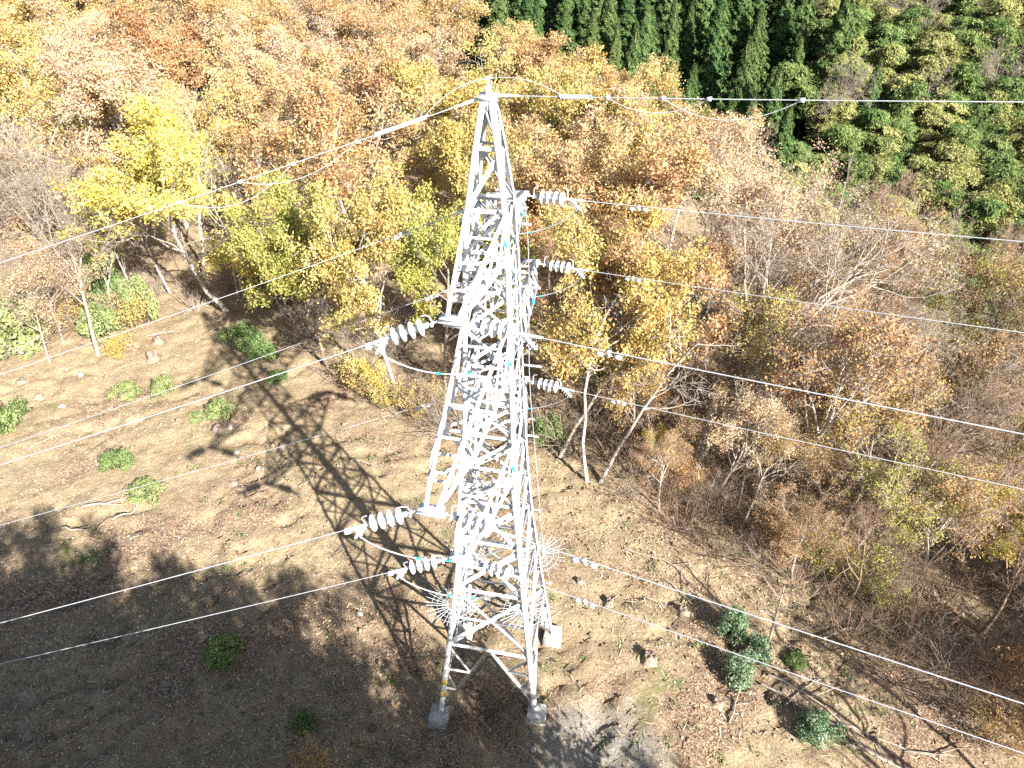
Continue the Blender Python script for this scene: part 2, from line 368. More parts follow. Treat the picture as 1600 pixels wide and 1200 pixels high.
# cross arms
ARMS = [('upper', 14.27, 2.79, .83), ('middle', 11.7, 4.60, 1.2), ('lower', 8.9, 3.18, .95)]
TIPS = {}
for nm, z, ln, up in ARMS:
    for sv in (-1, 1):
        arm = empty('cross_arm'); arm.parent = tower
        arm['label'] = f'{nm} lattice cross arm on the ' + ('camera side' if sv < 0 else 'forest side')
        tip = sv * V * ln + UP * z
        n = sv * V
        def bb(p, q, w, name, nn=None): return lbar([p, q], w, w * .14, (UP if nn is None else nn), name, arm, M['steel'])
        low, upp = {}, {}
        for su in (-1, 1):
            e = tip + U * su * .13
            r0 = corner(z, su, sv); r1 = corner(z + up, su, sv)
            kink = r0 + (e - r0) * .66 + U * su * (.15 if nm == 'middle' else .05)
            lbar([r0, kink], .068, .009, U * su + UP * .6, 'lower_chord', arm, M['steel'])
            lbar([kink, e], .068, .009, U * su + UP * .6, 'lower_chord', arm, M['steel'])
            lbar([r1, e + UP * .05], .06, .008, U * su + UP, 'upper_chord', arm, M['steel'])
            low[su] = lambda s, r0=r0, k=kink, e=e: r0 + (k - r0) * s / .66 if s < .66 else k + (e - k) * (s - .66) / .34
            upp[su] = lambda s, r1=r1, e=e: r1 + (e - r1) * s
            ns = 6 if nm == 'middle' else 4
            for i in range(1, ns):
                s = i / ns
                bb(low[su](s), upp[su](s), .045, 'post', U * su + n * .3)
                bb(low[su](s), upp[su]((i - 1) / ns), .045, 'diagonal', U * su + n * .3)
        for i in range(1, ns + 0):
            s = i / ns
            bb(low[-1](s) + UP * .015, low[1](s) + UP * .015, .05, 'crosspiece')
            bb(low[(-1) ** i](s) + UP * .03, low[-(-1) ** i]((i - 1) / ns) + UP * .03, .05, 'diagonal')
            bb(upp[-1](s), upp[1](s), .045, 'crosspiece')
        # tip plates
        parts = [boxmesh(tip, U, V, UP, .22, .09, .012), boxmesh(tip - UP * .09, U, V, UP, .18, .012, .09), boxmesh(tip - UP * .06 + n * .06, U, V, UP, .24, .05, .010)]
        put('tip_plate', parts, M['steel'], arm)
        TIPS[(nm, sv)] = tip
        if nm != 'lower' or sv < 0:
            a_ = low[1](.45) ; d_ = norm(upp[1](.55) - a_)
            put('marker_sleeve', [rod(corner(z + .25, 1, -1) + n * .0 - V * .12, corner(z + .42, 1, -1) - V * .12 - U * .10, .028, 8)] if sv < 0 else [rod(a_, a_ + d_ * .2, .03, 8)], M['teal'], arm)
# bracket bars pointing out of the right-hand face, safety rope and its stand-offs
for z in (13.2, 11.2, 14.6, 9.1):
    c = corner(z, 1, 1)
    lbar([c - U * .05, c + U * (.42 if z in (13.2, 11.2) else .28)], .055, .008, UP + V, 'outrigger_bar', tower, M['steel'])
rp = []
for z in np.linspace(15.0, 3.0, 16):
    rp.append(corner(z, 1, 1) + U * (.16 + .03 * math.sin(z)))
put('safety_rope', [path(rp, .008, 5)], M['wire'], tower)
for z in (14.9, 12.0, 9.6, 6.4, 3.1):
    c = corner(z, 1, 1); put('rope_standoff', [boxmesh(c + U * .10, U, V, UP, .10, .012, .012)], M['steel'], tower)
put('red_tag', [boxmesh(corner(9.55, 1, 1) + U * .06 - V * .02, U, V, UP, .035, .006, .07)], M['red_paint'], tower)
# ladder steps (bolts) up the near right and rear left leg
sb = new_mesh('step_bolt', rod((0, 0, 0), (.16, 0, 0), .010, 5)[0], [rod((0, 0, 0), (.16, 0, 0), .010, 5)[1]], M['steel'])
for cu, cv in ((1, -1), (-1, 1)):
    for i, z in enumerate(np.arange(5.0, 15.5, .45)):
        o = link('step_bolt', sb, legs[(cu, cv)]); o.location = corner(z, cu, cv)
        dr = (U * cu if i % 2 else V * cv); o.rotation_euler = (0, 0, math.atan2(dr[1], dr[0]))
# yellow marks on the near left leg
for z in (.55, 1.05):
    c = corner(z, -1, -1); T = norm(corner(z + .3, -1, -1) - corner(z, -1, -1))
    lbar([c - (U + V) * .006, c + T * .22 - (U + V) * .006], .152, .005, -U - V, 'yellow_band', legs[(-1, -1)], M['yellow_paint'])
# plan-view ladder on the right face
lad = empty('ladder'); lad.parent = tower
for s in (-.18, .18):
    put('rail', [rod(corner(10.0, 1, 0) + U * .06 + V * s, corner(14.2, 1, 0) + U * .06 + V * s, .014, 6)], M['steel'], lad)
for z in np.arange(10.2, 14.2, .4):
    c = corner(z, 1, 0) + U * .06; put('rung', [rod(c - V * .18, c + V * .18, .011, 5)], M['steel'], lad)

# spiked climbing guards round each leg
spoke = new_mesh('spoke', *(lambda q: (q[0], [q[1]]))(join([rod((.13, 0, 0), (.74, 0, .03), .0085, 4)])), M['steel_dull'])
def ringv(r, z, rr, n=30):
    a = np.linspace(0, 2 * math.pi, n + 1); return path([(r * math.cos(t), r * math.sin(t), z) for t in a], rr, 4)
for (cu, cv), zc in {(-1, -1): 4.25, (1, -1): 4.55, (1, 1): 4.5, (-1, 1): 4.4}.items():
    c = corner(zc, cu, cv); T = norm(corner(zc + 1, cu, cv) - c)
    g = empty('climbing_guard'); g.parent = tower; g.location = c - (cu * U + cv * V) * .05
    g.rotation_euler = Vector(T).to_track_quat('Z', 'X').to_euler()
    for r in (.16, .29, .43, .57): put('hoop', [ringv(r, .012, .0075)], M['steel_dull'], g)
    for k in range(30):
        o = link('spoke', spoke, g); o.rotation_euler = (0, random.uniform(-.05, .05), k * 2 * math.pi / 30 + random.uniform(-.04, .04)); s = random.uniform(.88, 1.05); o.scale = (s, 1, 1)

# ------------------------------------------------------------------ insulators, conductors, jumpers
def lathe(prof, k=20):
    a = np.arange(k) * 2 * math.pi / k
    V_ = np.array([[(x, r * math.cos(t), r * math.sin(t)) for t in a] for x, r in prof]).reshape(-1, 3)
    n = len(prof); F = np.array([(i * k + j, i * k + (j + 1) % k, (i + 1) * k + (j + 1) % k, (i + 1) * k + j) for i in range(n - 1) for j in range(k)])
    return V_, F
DISC = lathe([(.0, .035), (.035, .045), (.05, .075), (.058, .12), (.072, .148), (.085, .148), (.082, .125), (.092, .11), (.086, .09), (.095, .07), (.088, .05), (.10, .02)])
CAP = lathe([(-.07, .0), (-.07, .04), (-.05, .052), (.0, .052), (.036, .046), (.036, .0)], 14)
def mk(name, vf, mat, smooth=True): return new_mesh(name, vf[0], [vf[1]], mat, smooth)
disc_me = mk('insulator_disc', DISC, M['porcelain']); cap_me = mk('cap', CAP, M['capmetal'])
link_me = mk('hook_link', join([rod((0, 0, 0), (.22, 0, 0), .018, 8), boxmesh((.02, 0, 0), (1, 0, 0), (0, 1, 0), (0, 0, 1), .04, .03, .012), boxmesh((.17, 0, 0), (1, 0, 0), (0, 1, 0), (0, 0, 1), .02, .10, .012), ]), M['steel'], False)
horn_a = mk('arcing_horn', path([(.16, .0, .02), (.16, .03, .16), (.20, .05, .21), (.27, .05, .22)], .010, 6), M['steel'])
horn_b = mk('arcing_horn', path([(.98, .0, .02), (.98, .02, .17), (.94, .04, .22), (.86, .05, .23)], .010, 6), M['steel'])
comb = [rod((.9, 0, 0), (1.38, 0, 0), .027, 8), rod((.86, 0, 0), (.96, 0, 0), .04, 8), boxmesh((1.14, 0, -.10), norm(np.array((.55, 0, -.6))), (0, 1, 0), norm(np.array((.6, 0, .55))), .15, .022, .028)]
for k in range(4):
    c = np.array((1.06, 0, -.03)) + norm(np.array((.55, 0, -.6))) * (.04 + .075 * k)
    comb.append(boxmesh(c + np.array((.05, 0, .05)) * .6, (1, 0, 0), (0, 1, 0), (0, 0, 1), .018, .05, .018)); comb.append(rod(c + np.array((-.05, -.04, 0)), c + np.array((-.05, .04, 0)), .014, 6))
clamp_me = mk('dead_end_clamp', join(comb), M['steel'], False)
CL_DOWN = np.array((1.22, 0, -.20)); STR_LEN = 1.38
AZ = {'L': R_(181), 'R': R_(-28)}
SLOPE = {'L': -.36, 'R': .10}
TWEAK = {('upper', -1, 'L'): -.36, ('middle', -1, 'L'): -.35, ('lower', -1, 'L'): -.325, ('upper', 1, 'L'): -.362, ('middle', 1, 'L'): -.387, ('lower', 1, 'L'): -.342,
         ('upper', -1, 'R'): .089, ('middle', -1, 'R'): .098, ('lower', -1, 'R'): .106, ('upper', 1, 'R'): .101, ('middle', 1, 'R'): .095, ('lower', 1, 'R'): .097}
def frame_from(d):
    x = norm(d); y = norm(np.cross(UP, x)); z = np.cross(x, y)
    return Matrix(np.column_stack([x, y, z]).tolist())
damper_me = mk('vibration_damper', join([lathe([(-.2, .0), (-.2, .034), (-.1, .034), (-.09, .0)], 8), lathe([(.09, .0), (.1, .034), (.2, .034), (.2, .0)], 8), rod((-.15, 0, 0), (.15, 0, 0), .008, 5), boxmesh((0, 0, .04), (1, 0, 0), (0, 1, 0), (0, 0, 1), .03, .025, .05)]), M['steel'])
ENDS = {}
def wire_curve(A, az, sl, length, r=.0135, sag=.0010):
    d = np.array([math.cos(az), math.sin(az), 0])
    ts = np.concatenate([np.linspace(0, 30, 31), np.linspace(34, length, 20)])
    # slope is the mean over the first 10 m; parabola relaxes with distance
    pts = [A + d * t + UP * (sl * t + sag * t * t - sag * 10 * t) for t in ts]
    return pts
SIDE_TXT = {'L': 'running off over the bare clearing', 'R': 'running off over the brown thicket'}
for (nm, sv), tip in TIPS.items():
    where = f'{nm} arm on the ' + ('camera side' if sv < 0 else 'forest side')
    for s in 'LR':
        su = -1 if s == 'L' else 1
        A = tip + U * su * .20 - UP * .07
        sl = TWEAK[(nm, sv, s)]; az = AZ[s]
        d = np.array([math.cos(az), math.sin(az), sl])
        Mx = frame_from(d)
        st = empty('insulator_string', A); st.rotation_euler = Mx.to_euler()
        tag(st, f'white disc insulator string on the {where}, reaching ' + ('over the clearing' if s == 'L' else 'towards the thicket'), 'insulator', 'insulator strings at the arm tips')
        link('hook_link', link_me, st)
        for k in range(4):
            di = link('insulator_disc', disc_me, st); di.location = (.30 + .158 * k, 0, 0)
            link('cap', cap_me, di)
        link('arcing_horn', horn_a, st); link('arcing_horn', horn_b, st); link('dead_end_clamp', clamp_me, st)
        Mn = np.array(Mx); end = A + Mn @ np.array((STR_LEN, 0, 0)); ENDS[(nm, sv, s)] = A + Mn @ CL_DOWN
        pts = wire_curve(end - norm(d) * .03, az, sl, 160)
        w = put('conductor_wire', [path(pts, .0090, 6)], M['wire'], None, True)
        tag(w, f'thin conductor from the {where}, {SIDE_TXT[s]}', 'power line', 'conductors strung from the pylon')
        for t in ((1.25,) if sv > 0 else (1.15,) if s == 'R' else (.85,)):
            o = link('vibration_damper', damper_me, w); i = t
            p = np.array(pts[1]) * (t - 1) + np.array(pts[0]) * (2 - t) if t < 1 else np.array(pts[1]) + (np.array(pts[2]) - np.array(pts[1])) * (t - 1)
            o.location = p - UP * .07; o.rotation_euler = Mx.to_euler()
    # jumper loop under the arm
    a, b = ENDS[(nm, sv, 'L')], ENDS[(nm, sv, 'R')]
    lo = tip - UP * (1.15 if nm != 'upper' else 1.05) + V * sv * .10
    n = 25; pts = []
    for i in range(n):
        t = i / (n - 1); q = a + (b - a) * t
        m = (a + b) / 2; dip = 4 * t * (1 - t)
        pts.append(q + (lo - m) * dip ** .8)
    j = put('jumper_cable', [path(pts, .014, 6)], M['wire'], None, True)
    tag(j, f'slack jumper cable looping under the {where}', 'cable', 'jumper cables under the arms')
    for i in (9, 14):
        put('marker_sleeve', [rod(pts[i], pts[i] + (np.array(pts[i + 1]) - pts[i]) * .8, .020, 6)], M['teal'], j)
# earth wire over the peak with armour rods and festoon loops
for s, sl in (('L', -.322), ('R', .113)):
    az = AZ[s]; d3 = np.array([math.cos(az), math.sin(az), sl])
    A = np.array([0, 0, 17.05]) + norm(d3) * .16
    pts = wire_curve(A, az, sl, 160)
    at = lambda t: A + np.array([math.cos(az), math.sin(az), 0]) * t + UP * (sl * t + .001 * t * t - .01 * t)
    w = put('earth_wire', [path(pts, .0085, 6)], M['wire'], None, True)
    tag(w, 'topmost earth wire from the pylon peak ' + SIDE_TXT[s], 'power line', 'earth wires at the pylon peak')
    put('tension_fitting', [path([at(0), at(.25)], .03, 8), path([at(.25), at(.45)], .02, 8)], M['steel'], w)
    arm = []
    t0, t1 = (.9, 1.9) if s == 'L' else (1.15, 1.75)
    hel = []
    for i in range(70):
        t = t0 + (t1 - t0) * i / 69; p = at(t); hel.append(p + np.array((0, math.cos(i * .9) * .035, math.sin(i * .9) * .035)))
    put('armour_rod', [path(hel, .012, 5), path([at(t0 + .05), at((t0 + t1) / 2), at(t1 - .05)], .035, 8)], M['steel'], w)
    top = np.array([0, 0, 17.32]); e = at(t0 + .1)
    put('bonding_lead', [path([top + (e - top) * t + UP * (.15 * 4 * t * (1 - t)) * (1 if s == 'L' else .8) for t in np.linspace(0, 1, 14)], .0075, 5)], M['wire'], w)
    for ta, tb, dp in (((2.2, 4.4, .30), (3.4, 5.6, .38)) if s == 'L' else ((2.0, 3.6, .22), (2.9, 4.9, .30))):
        a, b = at(ta), at(tb)
        put('festoon_loop', [path([a + (b - a) * t - UP * dp * (4 * t * (1 - t)) for t in np.linspace(0, 1, 14)], .0075, 5)], M['wire'], w)
        for q in (a, b): put('loop_clamp', [boxmesh(q, norm(b - a), norm(np.cross(UP, b - a)), UP, .035, .022, .028)], M['steel'], w)

# ------------------------------------------------------------------ vegetation generators
def grow(P0, D0, L0, R0, n, wob, trop, rng, taper=.35):
    """polylines for N branches, n points each"""
    N = len(P0); P = np.empty((N, n, 3)); P[:, 0] = P0; d = norm(D0)
    for i in range(1, n):
        d = norm(d + rng.normal(size=(N, 3)) * wob + np.array([0, 0, trop]))
        P[:, i] = P[:, i - 1] + d * (L0 / (n - 1))[:, None]
    t = np.linspace(0, 1, n); Rad = R0[:, None] * (1 - (1 - taper) * t[None])
    return P, Rad
def spawn(P, Rad, L, m, ang, rng, tmin=.25, tmax=1.0, lr=.6, rr=.6, flat=0.0):
    N, n, _ = P.shape
    t = (tmin + (tmax - tmin) * (np.arange(m)[None] + rng.random((N, m))) / m)
    f = t * (n - 1); i = np.minimum(f.astype(int), n - 2); w = (f - i)[..., None]
    ii = np.arange(N)[:, None]
    p = P[ii, i] * (1 - w) + P[ii, i + 1] * w
    d = norm(P[ii, i + 1] - P[ii, i])
    ref = rng.normal(size=(N, m, 3)); ref[..., 2] *= (1 - flat)
    pr = norm(ref - d * np.sum(ref * d, -1, keepdims=True))
    a = np.radians(ang[0] + (ang[1] - ang[0]) * rng.random((N, m)))[..., None]
    dd = d * np.cos(a) + pr * np.sin(a)
    ln = L[:, None] * lr * (1.15 - .55 * t) * rng.uniform(.6, 1.4, (N, m))
    r = (Rad[ii, i] * (1 - w[..., 0]) + Rad[ii, i + 1] * w[..., 0]) * rr
    return p.reshape(-1, 3), dd.reshape(-1, 3), ln.ravel(), r.ravel()
def tree_proto(seed, H=10.0, trunk_h=.45, limbs=8, br=(7, 6, 4), leaf_n=12, leaf_size=.20, leaf_jit=.28, spread=(28, 62), trop=.07,
               wood_r=.14, lean=.10, extra=False, leaf_aspect=.62, limb_len=.55, tmin=.3):
    rng = np.random.default_rng(seed)
    parts = []
    d0 = np.array([[rng.normal() * lean, rng.normal() * lean, 1.0]])
    P, Rd = grow(np.array([[0, 0, -.35]]), d0, np.array([H * (trunk_h + .30)]), np.array([wood_r]), 9, .09, .05, rng, .40)
    Rd[0, 0] *= 1.35
    parts.append(tubes(P, Rd, 8)); L = np.array([H * .75])
    p, d, l, r = spawn(P, Rd, np.array([H]), limbs, spread, rng, tmin=trunk_h / (trunk_h + .30) * .75, lr=limb_len, rr=.62)
    P, Rd = grow(p, d, l, r, 8, .13, trop, rng, .30); parts.append(tubes(P, Rd, 6)); L = l
    last = [P]; mask = np.ones(len(P), bool); clump = rng.random(len(P))
    levels = list(br) + ([4] if extra else [])
    for k, m in enumerate(levels):
        p, d, l, r = spawn(P, Rd, L, m, (22, 62), rng, tmin=tmin, lr=(.52, .50, .50, .5)[k], rr=.60)
        n = (6, 5, 4, 3)[k]
        r = np.maximum(r, .0075)
        P, Rd = grow(p, d, l, r, n, (.16, .2, .22, .25)[k], trop * (.7, .4, .2, .1)[k], rng, .4)
        parts.append(tubes(P, Rd, (4, 3, 3, 3)[k])); L = l
        last.append(P); mask = np.repeat(mask, m) & (rng.random(len(P)) < (.97, .84, .92, 1)[k])
        clump = np.repeat(clump, m) if k != 1 else .4 * np.repeat(clump, m) + .6 * rng.random(len(P))
    wv, wf = join(parts)
    top = wv[:, 2].max()
    leaf = None
    if leaf_n:
        src = last[-1]; N = len(src)
        src = src[mask]; clump = clump[mask]; N = len(src)
        # leaves on the twig ends
        t = rng.random((N, leaf_n)) ** .7; n = src.shape[1]
        f = t * (n - 1); i = np.minimum(f.astype(int), n - 2); w = (f - i)[..., None]; ii = np.arange(N)[:, None]
        c = (src[ii, i] * (1 - w) + src[ii, i + 1] * w) + rng.normal(size=(N, leaf_n, 3)) * leaf_jit * np.array([1, 1, .75])
        cl = np.repeat(clump[:, None], leaf_n, 1)
        lv = np.clip(.45 * cl + .55 * rng.random((N, leaf_n)), 0, 1).ravel()
        c = c.reshape(-1, 3)
        nr = norm(rng.normal(size=c.shape)) + np.array([.15, -.2, .55])
        v, fc = rhombs(c, nr, (.45 + 1.05 * rng.random(len(c)) ** 1.3) * leaf_size, leaf_aspect, rng)
        leaf = (v, fc, lv)
    return wv, wf, leaf, top
PROTO = {}
def make_proto(key, bark='bark', **kw):
    wv, wf, leaf, top = tree_proto(**kw)
    tm = new_mesh('trunk', wv, [wf], M[bark], True)
    lm = new_mesh('crown', leaf[0], [leaf[1]], M['orange'], False, lv=leaf[2]) if leaf else None
    PROTO[key] = (tm, lm, top)
# full autumn crowns
for i, sd in enumerate((3, 8, 21, 34, 55)):
    make_proto(f'full{i}', seed=sd, H=10, limbs=9, br=(7, 6, 4), leaf_n=30, leaf_size=.135, leaf_jit=.20, bark='bark' if i % 2 else 'bark_pale')
# thin crowns whose branches show
for i, sd in enumerate((5, 13, 27)):
    make_proto(f'thin{i}', seed=sd, H=10, limbs=9, br=(6, 6, 5), leaf_n=9, leaf_size=.115, leaf_jit=.22, spread=(25, 60), bark='bark_pale' if i else 'bark')
# leafless
for i, sd in enumerate((7, 19, 31)):
    make_proto(f'bare{i}', seed=sd, H=10, limbs=9, br=(7, 6, 5), leaf_n=0, extra=True, spread=(20, 52), trop=.10, bark=('bark', 'bark', 'bark_brown')[i], wood_r=.13, limb_len=.6)
make_proto('lean', seed=91, H=10, trunk_h=.42, limbs=10, br=(7, 6, 4), leaf_n=0, extra=True, spread=(22, 60), trop=.06, wood_r=.21, limb_len=.62, bark='bark')
make_proto('pole', seed=77, H=10, trunk_h=.6, limbs=9, br=(4, 4), leaf_n=0, spread=(30, 65), wood_r=.085, limb_len=.25, bark='bark_pale', lean=.05)
make_proto('sapling', seed=42, H=10, trunk_h=.45, limbs=6, br=(4, 3), leaf_n=0, spread=(25, 60), wood_r=.14, limb_len=.42, bark='bark')
# multi stemmed leafless brush and leafy shrubs
def brush_proto(seed, stems=11, H=2.2, leaf_n=0, leaf_size=.10, bark='bark_brown', spread=.75, jit=.1, br=(5, 4)):
    rng = np.random.default_rng(seed)
    a = rng.random(stems) * 6.283; r = spread * rng.random(stems) ** .6
    d0 = np.stack([np.cos(a) * r, np.sin(a) * r, np.ones(stems)], -1)
    p0 = np.stack([np.cos(a) * .12, np.sin(a) * .12, np.full(stems, -.1)], -1)
    L = H * rng.uniform(.7, 1.1, stems)
    P, Rd = grow(p0, d0, L, np.full(stems, .016 * H / 2), 7, .10, .03, rng, .35); parts = [tubes(P, Rd, 4)]
    for k, m in enumerate(br):
        p, d, l, rr = spawn(P, Rd, L, m, (20, 60), rng, tmin=.2, lr=.5, rr=.6)
        P, Rd = grow(p, d, l, np.maximum(rr, .004), 4, .18, .02, rng, .4); parts.append(tubes(P, Rd, 3)); L = l
    wv, wf = join(parts); leaf = None
    if leaf_n:
        N = len(P); c = (P[:, 1:].reshape(N, 3, 1, 3) + rng.normal(size=(N, 3, leaf_n, 3)) * jit).reshape(-1, 3)
        lv = np.clip(.3 * np.repeat(rng.random(N), 3 * leaf_n) + .7 * rng.random(len(c)), 0, 1)
        v, f = rhombs(c, norm(rng.normal(size=c.shape)) + np.array([.2, -.3, .7]), rng.uniform(.7, 1.3, len(c)) * leaf_size, .55, rng); leaf = (v, f, lv)
    return wv, wf, leaf, wv[:, 2].max()
def make_brush(key, bark='bark_brown', **kw):
    wv, wf, leaf, top = brush_proto(bark=bark, **kw)
    PROTO[key] = (new_mesh('stems', wv, [wf], M[bark], True), new_mesh('foliage', leaf[0], [leaf[1]], M['green'], False, lv=leaf[2]) if leaf else None, top)
for i in range(3): make_brush(f'brush{i}', seed=60 + i, stems=14, H=2.4, bark=('bark_brown', 'bark', 'bark_brown')[i], br=(6, 4), spread=1.0)
for i in range(2): make_brush(f'leafbrush{i}', seed=70 + i, stems=12, H=2.4, leaf_n=3, leaf_size=.12, jit=.12, br=(6, 4), spread=.9)
# dense evergreen domes
def dome_proto(seed, n=3400, size=.095, lumps=26, tall=.85, spray=False):
    rng = np.random.default_rng(seed)
    u = norm(rng.normal(size=(lumps, 3))); u[:, 2] = np.abs(u[:, 2]) * 1.1 - .15
    lc = u * rng.uniform(.45, .85, (lumps, 1)) * np.array([1, 1, tall]) + np.array([0, 0, .30])
    k = rng.integers(0, lumps, n); v = norm(rng.normal(size=(n, 3))); r = rng.uniform(.55, 1, (n, 1)) * rng.uniform(.22, .38, lumps)[k][:, None]
    c = lc[k] + v * r; c[:, 2] = np.maximum(c[:, 2], .02)
    nr = v + np.array([.1, -.15, .5]) + rng.normal(size=(n, 3)) * .45
    lv = np.clip(.35 * rng.random(lumps)[k] + .65 * rng.random(n), 0, 1)
    V_, F_ = rhombs(c, nr, rng.uniform(.7, 1.35, n) * size, .5, rng)
    p0 = np.zeros((lumps, 3)); p0[:, :2] = rng.normal(size=(lumps, 2)) * .05; p0[:, 2] = -.1
    P, Rd = grow(p0, lc - p0, np.linalg.norm(lc - p0, axis=1) * 1.05, np.full(lumps, .018), 5, .06, 0, rng, .4)
    wv, wf = tubes(P, Rd, 4)
    return wv, wf, (V_, F_, lv), 1.0
for i in range(3):
    wv, wf, leaf, top = dome_proto(90 + i)
    PROTO[f'dome{i}'] = (new_mesh('stems', wv, [wf], M['bark_dark'], True), new_mesh('foliage', leaf[0], [leaf[1]], M['green'], False, lv=leaf[2]), 1.0)

COUNT = {}
def plant(key, x, y, H, name, label, cat, leafmat=None, group=None, rot=None, lean=(0, 0), wide=1.0, bark=None, sink=0.0, z=None):
    tm, lm, top = PROTO[key]
    s = H / top; pr = random.Random(int(x * 1013 + 50000) * 131 + int(y * 977 + 50000))
    e = empty(name, (x, y, (gz(x, y) if z is None else z) - sink)); e.empty_display_size = .1
    e.rotation_mode = 'ZYX'; e.scale = (s * wide, s * wide, s); e.rotation_euler = (lean[0], lean[1], pr.uniform(0, 6.28) if rot is None else rot)
    tag(e, label, cat, group)
    t = link(tm.name.split('.')[0], tm, e)
    if bark: t.material_slots[0].link = 'OBJECT'; t.material_slots[0].material = M[bark]
    if lm is not None and leafmat:
        c = link(lm.name.split('.')[0], lm, e); c.material_slots[0].link = 'OBJECT'; c.material_slots[0].material = M[leafmat]
    return e

